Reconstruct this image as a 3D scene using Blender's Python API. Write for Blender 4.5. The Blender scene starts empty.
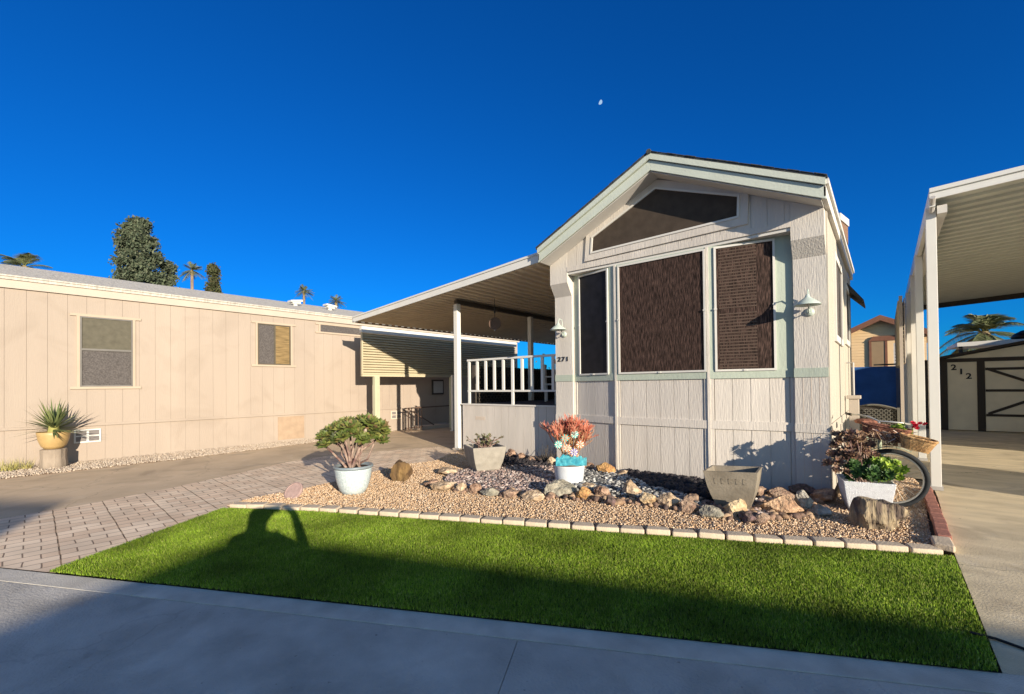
import bpy, bmesh, math, random
import numpy as np
from mathutils import Vector, Matrix, noise
S = bpy.context.scene
COL = S.collection
R = math.radians
PI = math.pi

# ------------------------------------------------------------------ camera
YAW, PIT, ROL = R(39.829), R(0.5876), R(0.643)
cy_, sy_ = math.cos(YAW), math.sin(YAW)
fwd = Vector((-sy_*math.cos(PIT), cy_*math.cos(PIT), math.sin(PIT)))
rgt = Vector((cy_, sy_, 0)); dwn = fwd.cross(rgt)
r2 = rgt*math.cos(ROL) + dwn*math.sin(ROL); d2 = dwn*math.cos(ROL) - rgt*math.sin(ROL)
cam = bpy.data.cameras.new('camera'); co = bpy.data.objects.new('camera', cam); COL.objects.link(co)
m = Matrix((r2, -d2, -fwd)).transposed().to_4x4(); m.translation = (0, 0, 1.5)
co.matrix_world = m
cam.sensor_width = 36; cam.lens = 447.335/1024*36
cam.shift_y = (381.138-347)/1024
cam.clip_start = 0.05; cam.clip_end = 8000
S.camera = co

# ------------------------------------------------------------------ light
SUN = Vector((0.903, -0.366, 0.224)).normalized()
EL = math.asin(SUN.z); AZ = math.atan2(SUN.x, SUN.y)
w = bpy.data.worlds.new('World'); S.world = w; w.use_nodes = True
nt = w.node_tree; nt.nodes.clear()
sky = nt.nodes.new('ShaderNodeTexSky'); sky.sky_type = 'NISHITA'; sky.sun_disc = False
sky.sun_elevation = EL; sky.sun_rotation = AZ
sky.air_density = 1.0; sky.dust_density = 0.0; sky.ozone_density = 3.0; sky.altitude = 300
hs = nt.nodes.new('ShaderNodeMix'); hs.data_type = 'RGBA'; hs.blend_type = 'MULTIPLY'; hs.inputs[0].default_value = 1
tcw = nt.nodes.new('ShaderNodeTexCoord'); dp = nt.nodes.new('ShaderNodeVectorMath'); dp.operation = 'DOT_PRODUCT'
nt.links.new(tcw.outputs['Generated'], dp.inputs[0]); dp.inputs[1].default_value = Vector((SUN.x, SUN.y, 0.1)).normalized()
mrw = nt.nodes.new('ShaderNodeMapRange'); mrw.interpolation_type = 'SMOOTHSTEP'; mrw.inputs[1].default_value = -0.05; mrw.inputs[2].default_value = 0.9
nt.links.new(dp.outputs['Value'], mrw.inputs[0])
tint = nt.nodes.new('ShaderNodeMix'); tint.data_type = 'RGBA'      # deep blue away from the sun, paler towards it
tint.inputs[6].default_value = (0.010, 0.225, 0.53, 1); tint.inputs[7].default_value = (0.95, 0.85, 0.74, 1)
nt.links.new(mrw.outputs[0], tint.inputs[0]); nt.links.new(tint.outputs[2], hs.inputs[7])
bg = nt.nodes.new('ShaderNodeBackground'); bg.inputs[1].default_value = 0.15
wo = nt.nodes.new('ShaderNodeOutputWorld')
nt.links.new(sky.outputs[0], hs.inputs[6]); nt.links.new(hs.outputs[2], bg.inputs[0]); nt.links.new(bg.outputs[0], wo.inputs[0])
sl = bpy.data.lights.new('sun', 'SUN'); sl.energy = 4.2; sl.angle = R(0.4); sl.color = (1.0, 0.87, 0.70)
so = bpy.data.objects.new('sun', sl); COL.objects.link(so)
so.rotation_euler = (-SUN).to_track_quat('-Z', 'Y').to_euler(); so.location = (20, -10, 12)
S.view_settings.view_transform = 'Standard'; S.view_settings.look = 'None'
S.view_settings.gamma = 1; S.view_settings.use_curve_mapping = False
S.view_settings.exposure = 0.92
S.render.engine = 'CYCLES'

# ------------------------------------------------------------------ materials
def mat(name, col, rough=0.8, var=0.0, vscale=3.0, bump=0.0, bscale=60.0, stretch=(1, 1, 1), metal=0.0,
        col2=None, cscale=None, island=None, spec=0.3, dirt=0.0, emit=None, trans=0.0, bdist=0.01, voro=False, crack=0.0, spots=0.0):
    m = bpy.data.materials.new(name); m.use_nodes = True
    n = m.node_tree.nodes; l = m.node_tree.links
    b = n['Principled BSDF']; b.inputs['Roughness'].default_value = rough; b.inputs['Metallic'].default_value = metal
    b.inputs['Specular IOR Level'].default_value = spec
    tc = n.new('ShaderNodeTexCoord'); mp = n.new('ShaderNodeMapping'); l.new(tc.outputs['Object'], mp.inputs[0])
    mp.inputs['Scale'].default_value = stretch
    cur = None
    rgb = n.new('ShaderNodeRGB'); rgb.outputs[0].default_value = (*col, 1); cur = rgb.outputs[0]
    def mix(a, bcol, fac, mode='MIX'):
        x = n.new('ShaderNodeMix'); x.data_type = 'RGBA'; x.blend_type = mode
        l.new(a, x.inputs[6])
        if hasattr(bcol, 'is_linked') or not isinstance(bcol, tuple): l.new(bcol, x.inputs[7])
        else: x.inputs[7].default_value = (*bcol, 1)
        if isinstance(fac, (int, float)): x.inputs[0].default_value = fac
        else: l.new(fac, x.inputs[0])
        return x.outputs[2]
    def ramp(src, a, b_):
        r = n.new('ShaderNodeMapRange'); r.inputs[1].default_value = a; r.inputs[2].default_value = b_; l.new(src, r.inputs[0]); return r.outputs[0]
    def nz(scale, detail=4, dist=0.0, src=None):
        t = n.new('ShaderNodeTexNoise'); t.inputs['Scale'].default_value = scale; t.inputs['Detail'].default_value = detail
        t.inputs['Distortion'].default_value = dist
        l.new(src or mp.outputs[0], t.inputs['Vector']); return t.outputs['Fac']
    if island:
        g = n.new('ShaderNodeNewGeometry'); cr = n.new('ShaderNodeValToRGB'); l.new(g.outputs['Random Per Island'], cr.inputs[0])
        cr.color_ramp.interpolation = 'LINEAR'
        els = cr.color_ramp.elements
        while len(els) < len(island): els.new(0.5)
        for i, c in enumerate(island):
            els[i].position = i/(len(island)-1); els[i].color = (*c, 1)
        cur = cr.outputs[0]
    if col2:
        cur = mix(cur, col2, ramp(nz(cscale or vscale, 5, 0.4), 0.42, 0.62))
    if var:
        v = ramp(nz(vscale, 5), 0.3, 0.7)
        h = n.new('ShaderNodeHueSaturation'); l.new(cur, h.inputs['Color'])
        mr = n.new('ShaderNodeMapRange'); mr.inputs[3].default_value = 1-var; mr.inputs[4].default_value = 1+var; l.new(v, mr.inputs[0])
        l.new(mr.outputs[0], h.inputs['Value']); cur = h.outputs[0]
    if dirt:
        tw = n.new('ShaderNodeMapping'); l.new(tc.outputs['Object'], tw.inputs[0])
        d = ramp(nz(1.3, 8, 1.0, tw.outputs[0]), 0.52, 0.75)
        mu = n.new('ShaderNodeMath'); mu.operation = 'MULTIPLY'; mu.inputs[1].default_value = dirt; l.new(d, mu.inputs[0])
        cur = mix(cur, (0.16, 0.12, 0.08), mu.outputs[0])
    if spots:
        d = ramp(nz(.9, 3, .3, tc.outputs['Object']), .60, .72); mu = n.new('ShaderNodeMath'); mu.operation = 'MULTIPLY'; mu.inputs[1].default_value = spots; l.new(d, mu.inputs[0]); cur = mix(cur, (0.07, 0.06, 0.05), mu.outputs[0])
        d = ramp(nz(22, 2, .0, tc.outputs['Object']), .72, .76); mu = n.new('ShaderNodeMath'); mu.operation = 'MULTIPLY'; mu.inputs[1].default_value = spots*1.3; l.new(d, mu.inputs[0]); cur = mix(cur, (0.05, 0.045, 0.04), mu.outputs[0])
        d = ramp(nz(5, 8, .8, tc.outputs['Object']), .55, .75); mu = n.new('ShaderNodeMath'); mu.operation = 'MULTIPLY'; mu.inputs[1].default_value = spots*.5; l.new(d, mu.inputs[0]); cur = mix(cur, (0.75, 0.70, 0.60), mu.outputs[0])
    if crack:
        nd = n.new('ShaderNodeTexNoise'); nd.inputs['Scale'].default_value = 3.5; nd.inputs['Detail'].default_value = 6; l.new(tc.outputs['Object'], nd.inputs['Vector'])
        ml = n.new('ShaderNodeMix'); ml.data_type = 'RGBA'; ml.blend_type = 'LINEAR_LIGHT'; ml.inputs[0].default_value = .18; l.new(tc.outputs['Object'], ml.inputs[6]); l.new(nd.outputs['Color'], ml.inputs[7])
        vo = n.new('ShaderNodeTexVoronoi'); vo.feature = 'DISTANCE_TO_EDGE'; vo.inputs['Scale'].default_value = .33; l.new(ml.outputs[2], vo.inputs['Vector'])
        cm = n.new('ShaderNodeMapRange'); cm.inputs[1].default_value = 0.0; cm.inputs[2].default_value = .0035; cm.inputs[3].default_value = crack; cm.inputs[4].default_value = 0; l.new(vo.outputs['Distance'], cm.inputs[0])
        cur = mix(cur, (0.05, 0.045, 0.04), cm.outputs[0])
    l.new(cur, b.inputs['Base Color'])
    if bump:
        bp = n.new('ShaderNodeBump'); bp.inputs['Strength'].default_value = bump; bp.inputs['Distance'].default_value = bdist
        if voro:
            vt = n.new('ShaderNodeTexVoronoi'); vt.inputs['Scale'].default_value = bscale; l.new(mp.outputs[0], vt.inputs['Vector']); src = vt.outputs[0]
        else: src = nz(bscale, 6)
        l.new(src, bp.inputs['Height']); l.new(bp.outputs[0], b.inputs['Normal'])
    if emit:
        b.inputs['Emission Color'].default_value = (*emit[0], 1); b.inputs['Emission Strength'].default_value = emit[1]
    if trans: b.inputs['Subsurface Weight'].default_value = 0
    return m
M = {}
M['cream'] = mat('cream_siding', (0.372, 0.308, 0.250), 0.85, 0.07, 1.1, 0.4, 60, (1, 1, 0.12), dirt=0.16)
M['creamtrim'] = mat('cream_trim', (0.46, 0.40, 0.33), 0.75, 0.05, 2, 0.1, 60, dirt=0.08)
M['wintrim'] = mat('window_trim_cream', (0.43, 0.35, 0.265), 0.75, 0.05, 2, 0.1, 60, dirt=0.08)
M['winframegrey'] = mat('grey_window_frame', (0.16, 0.15, 0.135), 0.5, 0.1, 6)
M['hatch'] = mat('hatch_paint', (0.37, 0.27, 0.185), 0.85, 0.12, 6, 0.3, 80, dirt=0.3)
M['siding'] = mat('house_siding', (0.575, 0.53, 0.47), 0.7, 0.08, 5, 0.75, 55, (1, 1, 0.14), dirt=0.05, bdist=0.008)
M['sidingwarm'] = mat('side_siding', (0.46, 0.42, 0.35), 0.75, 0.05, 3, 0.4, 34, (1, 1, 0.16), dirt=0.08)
M['stucco'] = mat('column_panel', (0.575, 0.535, 0.475), 0.75, 0.08, 5, 0.8, 60, (1, 1, 0.16), bdist=0.008)
M['trim'] = mat('white_trim', (0.62, 0.60, 0.55), 0.6, 0.03, 3, 0.05, 50, dirt=0.05)
M['green'] = mat('green_trim', (0.41, 0.46, 0.38), 0.65, 0.05, 4, 0.35, 34, (1, 1, 0.3))
M['greenrake'] = mat('green_fascia', (0.52, 0.56, 0.48), 0.65, 0.05, 3, 0.3, 40)
M['soffit'] = mat('soffit_paint', (0.56, 0.54, 0.50), 0.8, 0.04, 3)
M['shingle'] = mat('dark_shingle', (0.055, 0.06, 0.06), 0.95, 0.4, 14, 0.8, 60)
M['greyroof'] = mat('grey_shingle', (0.50, 0.465, 0.40), 0.95, 0.22, 5, 0.5, 40, (1, 6, 1))
M['redshingle'] = mat('brown_shingle', (0.22, 0.13, 0.085), 0.95, 0.35, 9, 0.6, 40, (1, 1, 6))
M['whitemetal'] = mat('white_metal', (0.66, 0.65, 0.60), 0.45, 0.03, 3, dirt=0.06)
M['awnpan'] = mat('awning_pan', (0.86, 0.76, 0.58), 0.55, 0.05, 2, dirt=0.08)
M['awnpan2'] = mat('carport_pan', (0.62, 0.63, 0.55), 0.5, 0.05, 2, dirt=0.06)
M['louvre'] = mat('louvre_metal', (0.50, 0.44, 0.30), 0.6, 0.05, 3, dirt=0.08)
M['louvrepost'] = mat('louvre_post_paint', (0.46, 0.46, 0.33), 0.6, 0.04, 3)
M['darkscreen'] = mat('solar_screen', (0.022, 0.013, 0.010), 0.75, 0.5, 34, 0.5, 80, (4, 4, 0.28), spec=0.15, col2=(0.078, 0.048, 0.038), cscale=34)  # brown of the sunlit screens; the shaded window has its own copy
M['shadescreen'] = mat('shaded_solar_screen', (0.012, 0.012, 0.014), 0.5, 0.4, 6, spec=0.2)  # near-black copy of the solar screen, shade put into its colour
M['gablescreen'] = mat('gable_screen', (0.062, 0.048, 0.037), 0.75, 0.15, 8, spec=0.1)
M['blind'] = mat('blind_slats', (0.085, 0.058, 0.043), 0.8, 0.2, 10)
M['oliveblind'] = mat('olive_blind', (0.125, 0.115, 0.085), 0.7, 0.15, 10)
M['yellowcurtain'] = mat('yellow_curtain', (0.21, 0.145, 0.065), 0.85, 0.4, 4, 0.3, 20, (1, 1, 8))
M['greyscreen'] = mat('grey_screen', (0.10, 0.09, 0.085), 0.8, 0.35, 40, spec=0.15)
M['winframe'] = mat('bronze_frame', (0.10, 0.085, 0.06), 0.5, 0.1, 6)
M['alum'] = mat('aluminium_frame', (0.42, 0.40, 0.37), 0.4, 0.05, 6)
M['glass'] = mat('dark_glass', (0.02, 0.022, 0.025), 0.08, spec=0.6)
M['black'] = mat('black_paint', (0.015, 0.015, 0.016), 0.5)
M['numblack'] = mat('number_black', (0.012, 0.012, 0.014), 0.5)
M['ventdark'] = mat('vent_grille', (0.20, 0.18, 0.17), 0.7)
M['ventsoft'] = mat('vent_painted', (0.62, 0.52, 0.42), 0.8)
M['lampgreen'] = mat('lamp_enamel', (0.46, 0.53, 0.47), 0.35, 0.06, 10, spec=0.5)
M['decktop'] = mat('deck_carpet', (0.05, 0.055, 0.08), 0.95, 0.2, 10)
M['brownmetal'] = mat('brown_metal', (0.14, 0.09, 0.065), 0.6)
M['lattice'] = mat('dark_lattice', (0.07, 0.06, 0.05), 0.8)
M['latticegrey'] = mat('grey_lattice', (0.16, 0.155, 0.13), 0.8)
M['shadeback'] = mat('porch_shade_sheet', (0.028, 0.026, 0.024), 0.9, 0.5, 6)  # near-black colour stands for the dark inside the shaded porch
M['concwarm'] = mat('warm_concrete', (0.56, 0.43, 0.285), 0.9, 0.14, 0.9, 0.5, 90, dirt=0.35, crack=.3, spots=.3)
M['concright'] = mat('right_concrete', (0.66, 0.55, 0.36), 0.9, 0.18, 1.4, 0.6, 70, (1, 2.2, 1), dirt=0.55, crack=.5, spots=.35)
M['street'] = mat('street_concrete', (0.49, 0.46, 0.40), 0.92, 0.22, 2.2, 0.9, 60, dirt=0.30, crack=.16, spots=.32)
M['gutter'] = mat('gutter_concrete', (0.56, 0.52, 0.44), 0.9, 0.18, 4, 0.6, 90, dirt=0.2)
M['joint'] = mat('joint_dirt', (0.045, 0.038, 0.03), 0.95)
M['earth'] = mat('bare_earth', (0.22, 0.175, 0.125), 0.95, 0.2, 2, 0.5, 30)
M['block'] = mat('edging_concrete', (0.56, 0.46, 0.335), 0.9, 0.16, 9, 0.5, 60, dirt=0.2)
M['redbrick'] = mat('red_brick', (0.34, 0.15, 0.11), 0.9, 0.2, 12, 0.5, 60)
M['gravelbase'] = mat('gravel_bed_base', (0.38, 0.25, 0.16), 0.95, 0.4, 45, 1.0, 60, voro=True)
M['graveltan'] = mat('tan_gravel', (0.5, 0.35, 0.22), 0.9, island=[(0.64, 0.43, 0.25), (0.44, 0.29, 0.165), (0.70, 0.52, 0.34), (0.52, 0.35, 0.205), (0.76, 0.62, 0.46), (0.60, 0.41, 0.245)])
M['gravelwhite'] = mat('pale_gravel', (0.6, 0.5, 0.4), 0.9, island=[(0.52, 0.43, 0.33), (0.32, 0.25, 0.19), (0.64, 0.55, 0.44), (0.42, 0.33, 0.25)])
M['pebbles'] = mat('river_pebbles', (0.4, 0.35, 0.32), 0.75, 0.2, 30, island=[(0.22, 0.16, 0.14), (0.46, 0.36, 0.32), (0.07, 0.06, 0.06), (0.34, 0.23, 0.20), (0.60, 0.52, 0.46), (0.12, 0.11, 0.11), (0.42, 0.30, 0.25), (0.05, 0.045, 0.045)])
M['pebblegrey'] = mat('grey_pebbles', (0.4, 0.35, 0.32), 0.7, 0.2, 30, island=[(0.10, 0.10, 0.10), (0.42, 0.41, 0.38), (0.04, 0.045, 0.05), (0.20, 0.20, 0.19), (0.66, 0.65, 0.60), (0.07, 0.075, 0.08), (0.03, 0.03, 0.03)])
M['smallstone'] = mat('small_brown_stones', (0.3, 0.2, 0.15), 0.9, 0.3, 25, 0.6, 40, island=[(0.25, 0.16, 0.10), (0.42, 0.29, 0.18), (0.14, 0.09, 0.07), (0.34, 0.22, 0.15), (0.08, 0.06, 0.055)])
M['lava'] = mat('black_lava', (0.03, 0.027, 0.028), 0.9, island=[(0.02, 0.02, 0.022), (0.05, 0.042, 0.045), (0.03, 0.03, 0.035)])
M['turfbase'] = mat('turf_base', (0.01, 0.018, 0.006), 0.95, 0.2, 8)
RK = {'tan': ((0.36, 0.26, 0.165), (0.54, 0.42, 0.29)), 'gold': ((0.50, 0.30, 0.12), (0.33, 0.17, 0.07)), 'yellow': ((0.58, 0.45, 0.27), (0.40, 0.27, 0.15)),
      'grey': ((0.30, 0.28, 0.24), (0.42, 0.38, 0.31)), 'greygreen': ((0.34, 0.31, 0.24), (0.20, 0.19, 0.15)), 'brown': ((0.25, 0.15, 0.10), (0.38, 0.26, 0.18)),
      'pink': ((0.38, 0.27, 0.19), (0.22, 0.14, 0.10)), 'dark': ((0.10, 0.075, 0.06), (0.2, 0.13, 0.12)), 'peach': ((0.55, 0.37, 0.23), (0.38, 0.23, 0.14))}
for k, (a, b_) in RK.items(): M['rock_'+k] = mat('rock_'+k, a, 0.92, 0.4, 18, 1.0, 34, col2=b_, cscale=9, bdist=0.03, dirt=.5)
M['petrified'] = mat('petrified_stone', (0.34, 0.27, 0.17), 0.9, 0.35, 9, 1.0, 12, (3.2, 1.0, 0.5), col2=(0.10, 0.075, 0.06), cscale=5, bdist=0.04)
M['stumprock'] = mat('stump_rock', (0.10, 0.06, 0.03), 0.9, 0.35, 9, 0.9, 16, (1, 1, 0.4), col2=(0.20, 0.125, 0.05), cscale=6, bdist=0.03)
M['glaze'] = mat('glazed_pot', (0.55, 0.62, 0.62), 0.35, 0.10, 40, 0.5, 70, col2=(0.42, 0.50, 0.52), cscale=34, spec=0.5)
M['potrim'] = mat('pot_rim', (0.20, 0.24, 0.26), 0.4, 0.1, 30, spec=0.5)
M['soil'] = mat('potting_soil', (0.05, 0.035, 0.025), 0.95, 0.3, 40, 1, 60)
M['concpot'] = mat('concrete_planter', (0.31, 0.285, 0.24), 0.9, 0.14, 8, 0.4, 50, dirt=0.2)
M['tanpot'] = mat('tan_planter', (0.27, 0.235, 0.18), 0.85, 0.15, 6, 0.4, 40, col2=(0.21, 0.18, 0.135), cscale=4)
M['enamel'] = mat('white_enamel', (0.60, 0.63, 0.66), 0.35, 0.05, 8, spec=0.5, dirt=0.08)
M['whitewoven'] = mat('white_textured_pot', (0.72, 0.74, 0.76), 0.6, 0.08, 30, 0.8, 110, (1, 1, 1.6), voro=True)
M['yellowpot'] = mat('yellow_ceramic', (0.44, 0.30, 0.125), 0.5, 0.1, 8, spec=0.5, dirt=0.1)
M['stump'] = mat('grey_stump', (0.27, 0.22, 0.17), 0.95, 0.25, 9, 0.8, 30, (1, 1, 0.3))
M['terracotta'] = mat('stone_disc', (0.36, 0.25, 0.22), 0.9, 0.15, 20, 0.4, 60)
M['bark'] = mat('succulent_bark', (0.34, 0.25, 0.20), 0.9, 0.25, 20, 0.5, 60, col2=(0.16, 0.09, 0.08), cscale=12)
M['aeo'] = mat('aeonium_leaf', (0.2, 0.25, 0.05), 0.5, 0.2, 12, island=[(0.06, 0.09, 0.02), (0.13, 0.165, 0.035), (0.04, 0.05, 0.02), (0.19, 0.21, 0.05), (0.15, 0.08, 0.045)])
M['aeodark'] = mat('dark_aeonium_leaf', (0.1, 0.05, 0.05), 0.5, 0.2, 12, island=[(0.10, 0.05, 0.045), (0.26, 0.15, 0.09), (0.05, 0.03, 0.04), (0.34, 0.23, 0.13), (0.17, 0.08, 0.06)])
M['leafdark'] = mat('dark_green_leaf', (0.03, 0.07, 0.02), 0.45, 0.2, 12, island=[(0.02, 0.05, 0.015), (0.06, 0.13, 0.03), (0.03, 0.06, 0.02), (0.10, 0.19, 0.05)])
M['lime'] = mat('lime_leaf', (0.25, 0.38, 0.04), 0.45, 0.15, 12, island=[(0.20, 0.32, 0.03), (0.38, 0.50, 0.06), (0.13, 0.23, 0.03), (0.48, 0.58, 0.12)])
M['greyplant'] = mat('grey_green_leaf', (0.16, 0.17, 0.08), 0.6, 0.2, 12, island=[(0.15, 0.17, 0.07), (0.28, 0.28, 0.15), (0.09, 0.10, 0.05), (0.22, 0.15, 0.09)])
M['yucca'] = mat('yucca_blade', (0.13, 0.16, 0.06), 0.55, 0.15, 8, island=[(0.10, 0.14, 0.045), (0.22, 0.25, 0.10), (0.07, 0.10, 0.035), (0.16, 0.19, 0.08)])
M['drygrass'] = mat('dry_grass', (0.4, 0.33, 0.1), 0.8, island=[(0.40, 0.33, 0.12), (0.25, 0.25, 0.06), (0.5, 0.42, 0.2)])
M['fire'] = mat('firestick_red', (0.6, 0.1, 0.05), 0.5, 0.15, 10, island=[(0.50, 0.11, 0.07), (0.60, 0.24, 0.14), (0.42, 0.07, 0.05), (0.58, 0.33, 0.20)])
M['firetan'] = mat('firestick_tan', (0.5, 0.25, 0.1), 0.6, 0.15, 10, island=[(0.55, 0.30, 0.16), (0.45, 0.19, 0.10), (0.62, 0.42, 0.24), (0.35, 0.24, 0.10)])
M['turq'] = mat('turquoise_paint', (0.015, 0.21, 0.29), 0.5, 0.3, 25, col2=(0.07, 0.36, 0.42), cscale=16)
M['teal'] = mat('teal_petal', (0.10, 0.52, 0.48), 0.5)
M['whitepetal'] = mat('white_petal', (0.66, 0.66, 0.58), 0.5)
M['orangepetal'] = mat('orange_petal', (0.75, 0.25, 0.10), 0.5)
M['purplepetal'] = mat('purple_petal', (0.22, 0.16, 0.50), 0.5)
M['tyre'] = mat('tyre_rubber', (0.022, 0.025, 0.028), 0.8, 0.15, 20)
M['rim'] = mat('steel_rim', (0.45, 0.44, 0.40), 0.35, 0.1, 20, metal=0.6)
M['bikeframe'] = mat('pale_green_frame', (0.40, 0.46, 0.34), 0.4, 0.1, 8, spec=0.5)
M['chrome'] = mat('weathered_chrome', (0.62, 0.60, 0.52), 0.3, 0.1, 20, metal=0.5)
M['wicker'] = mat('tan_wicker', (0.52, 0.33, 0.15), 0.85, 0.35, 30, 0.9, 50, col2=(0.34, 0.19, 0.08), cscale=22)
M['wickerred'] = mat('red_brown_wicker', (0.26, 0.11, 0.07), 0.85, 0.35, 30, 0.9, 50, col2=(0.14, 0.06, 0.04), cscale=20)
M['dryplant'] = mat('dried_plant', (0.3, 0.18, 0.1), 0.9, island=[(0.30, 0.17, 0.09), (0.16, 0.08, 0.05), (0.45, 0.32, 0.20), (0.62, 0.50, 0.42)])
M['petalred'] = mat('red_petal', (0.70, 0.03, 0.06), 0.5, 0.2, 20)
M['peach'] = mat('peach_siding', (0.78, 0.55, 0.30), 0.85, 0.05, 2)
M['browntrim'] = mat('brown_trim', (0.20, 0.09, 0.055), 0.8, 0.1, 4)
M['tileroof'] = mat('brown_tile_roof', (0.17, 0.07, 0.045), 0.9, 0.25, 4, 0.4, 20)
M['tanblind'] = mat('tan_blind', (0.30, 0.21, 0.12), 0.8, 0.05, 4)
M['lightblind'] = mat('light_blind', (0.50, 0.48, 0.44), 0.8, 0.05, 4)
M['bluewall'] = mat('blue_panel', (0.05, 0.16, 0.42), 0.7, 0.2, 2)
M['bluegrey'] = mat('blue_grey_panel', (0.17, 0.20, 0.27), 0.7, 0.1, 3)
M['shedwall'] = mat('shed_wall', (0.76, 0.70, 0.54), 0.85, 0.08, 2, dirt=0.1)
M['shedtrim'] = mat('shed_trim', (0.05, 0.042, 0.035), 0.8)
M['needle'] = mat('conifer_leaf', (0.08, 0.09, 0.035), 0.8, 0.2, 1, island=[(0.06, 0.085, 0.05), (0.11, 0.135, 0.08), (0.03, 0.045, 0.03), (0.15, 0.16, 0.10)])
M['cypress'] = mat('cypress_leaf', (0.05, 0.065, 0.025), 0.8, 0.2, 1, island=[(0.05, 0.065, 0.025), (0.09, 0.10, 0.04), (0.03, 0.04, 0.016), (0.12, 0.10, 0.05)])
M['palm'] = mat('palm_frond', (0.12, 0.13, 0.05), 0.7, 0.2, 1, island=[(0.08, 0.11, 0.045), (0.18, 0.20, 0.09), (0.05, 0.07, 0.03), (0.26, 0.26, 0.13)])
M['palmdry'] = mat('palm_skirt', (0.25, 0.19, 0.10), 0.9, 0.25, 3)
M['trunk'] = mat('palm_trunk', (0.24, 0.18, 0.13), 0.95, 0.25, 3, 0.5, 12)
M['skin'] = mat('skin', (0.50, 0.30, 0.21), 0.6)
M['shirt'] = mat('grey_jacket', (0.12, 0.13, 0.15), 0.9, 0.1, 8)
M['jeans'] = mat('blue_jeans', (0.05, 0.07, 0.13), 0.9, 0.1, 8)
M['hair'] = mat('brown_hair', (0.04, 0.025, 0.015), 0.7)
M['farwhite'] = mat('far_white_roof', (0.62, 0.62, 0.60), 0.7)
M['moonlit'] = mat('moon_glow', (0.1, 0.1, 0.1), 1.0, emit=((0.26, 0.48, 0.76), 0.5))  # glow stands in for sunlight on the moon

# paver material (axis aligned running bond, slightly rotated)
def paver_mat():
    m = bpy.data.materials.new('paver_stone'); m.use_nodes = True; n = m.node_tree.nodes; l = m.node_tree.links
    b = n['Principled BSDF']; b.inputs['Roughness'].default_value = 0.9
    tc = n.new('ShaderNodeTexCoord'); mp = n.new('ShaderNodeMapping'); l.new(tc.outputs['Object'], mp.inputs[0])
    mp.inputs['Rotation'].default_value = (0, 0, R(90+3.2)); mp.inputs['Location'].default_value = (0.17, 0.03, 0)
    nd = n.new('ShaderNodeTexNoise'); nd.inputs['Scale'].default_value = 3; l.new(mp.outputs[0], nd.inputs['Vector'])
    mx = n.new('ShaderNodeMix'); mx.data_type = 'RGBA'; mx.blend_type = 'LINEAR_LIGHT'; mx.inputs[0].default_value = 0.012
    l.new(mp.outputs[0], mx.inputs[6]); l.new(nd.outputs['Color'], mx.inputs[7])
    br = n.new('ShaderNodeTexBrick'); l.new(mx.outputs[2], br.inputs['Vector'])
    br.inputs['Scale'].default_value = 1; br.inputs['Brick Width'].default_value = 0.235; br.inputs['Row Height'].default_value = 0.157
    br.inputs['Mortar Size'].default_value = 0.006; br.inputs['Mortar Smooth'].default_value = 0.2; br.inputs['Bias'].default_value = 0
    br.inputs['Color1'].default_value = (0.72, 0.53, 0.36, 1); br.inputs['Color2'].default_value = (0.84, 0.67, 0.48, 1)
    br.inputs['Mortar'].default_value = (0.24, 0.17, 0.12, 1); br.offset = 0.5
    b2 = n.new('ShaderNodeTexBrick'); l.new(mx.outputs[2], b2.inputs['Vector'])
    b2.inputs['Scale'].default_value = 1; b2.inputs['Brick Width'].default_value = 0.47; b2.inputs['Row Height'].default_value = 50
    b2.inputs['Mortar Size'].default_value = 0.006; b2.offset = 0
    b2.inputs['Color1'].default_value = (1, 1, 1, 1); b2.inputs['Color2'].default_value = (1, 1, 1, 1); b2.inputs['Mortar'].default_value = (0.45, 0.40, 0.36, 1)
    mm = n.new('ShaderNodeMix'); mm.data_type = 'RGBA'; mm.blend_type = 'MULTIPLY'; mm.inputs[0].default_value = 1
    l.new(br.outputs[0], mm.inputs[6]); l.new(b2.outputs[0], mm.inputs[7])
    nb = n.new('ShaderNodeTexNoise'); nb.inputs['Scale'].default_value = 2.2; nb.inputs['Detail'].default_value = 6; l.new(tc.outputs['Object'], nb.inputs['Vector'])
    mr = n.new('ShaderNodeMapRange'); mr.inputs[1].default_value = .3; mr.inputs[2].default_value = .7; mr.inputs[3].default_value = .82; mr.inputs[4].default_value = 1.15; l.new(nb.outputs[0], mr.inputs[0])
    h = n.new('ShaderNodeHueSaturation'); l.new(mm.outputs[2], h.inputs['Color']); l.new(mr.outputs[0], h.inputs['Value']); l.new(h.outputs[0], b.inputs['Base Color'])
    bp = n.new('ShaderNodeBump'); bp.inputs['Strength'].default_value = 0.9; bp.inputs['Distance'].default_value = 0.012
    ad = n.new('ShaderNodeMath'); ad.operation = 'ADD'; l.new(br.outputs['Fac'], ad.inputs[0]); l.new(b2.outputs['Fac'], ad.inputs[1])
    iv = n.new('ShaderNodeMath'); iv.operation = 'SUBTRACT'; iv.inputs[0].default_value = 1; l.new(ad.outputs[0], iv.inputs[1])
    l.new(iv.outputs[0], bp.inputs['Height']); l.new(bp.outputs[0], b.inputs['Normal'])
    return m
M['paver'] = paver_mat()

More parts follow.
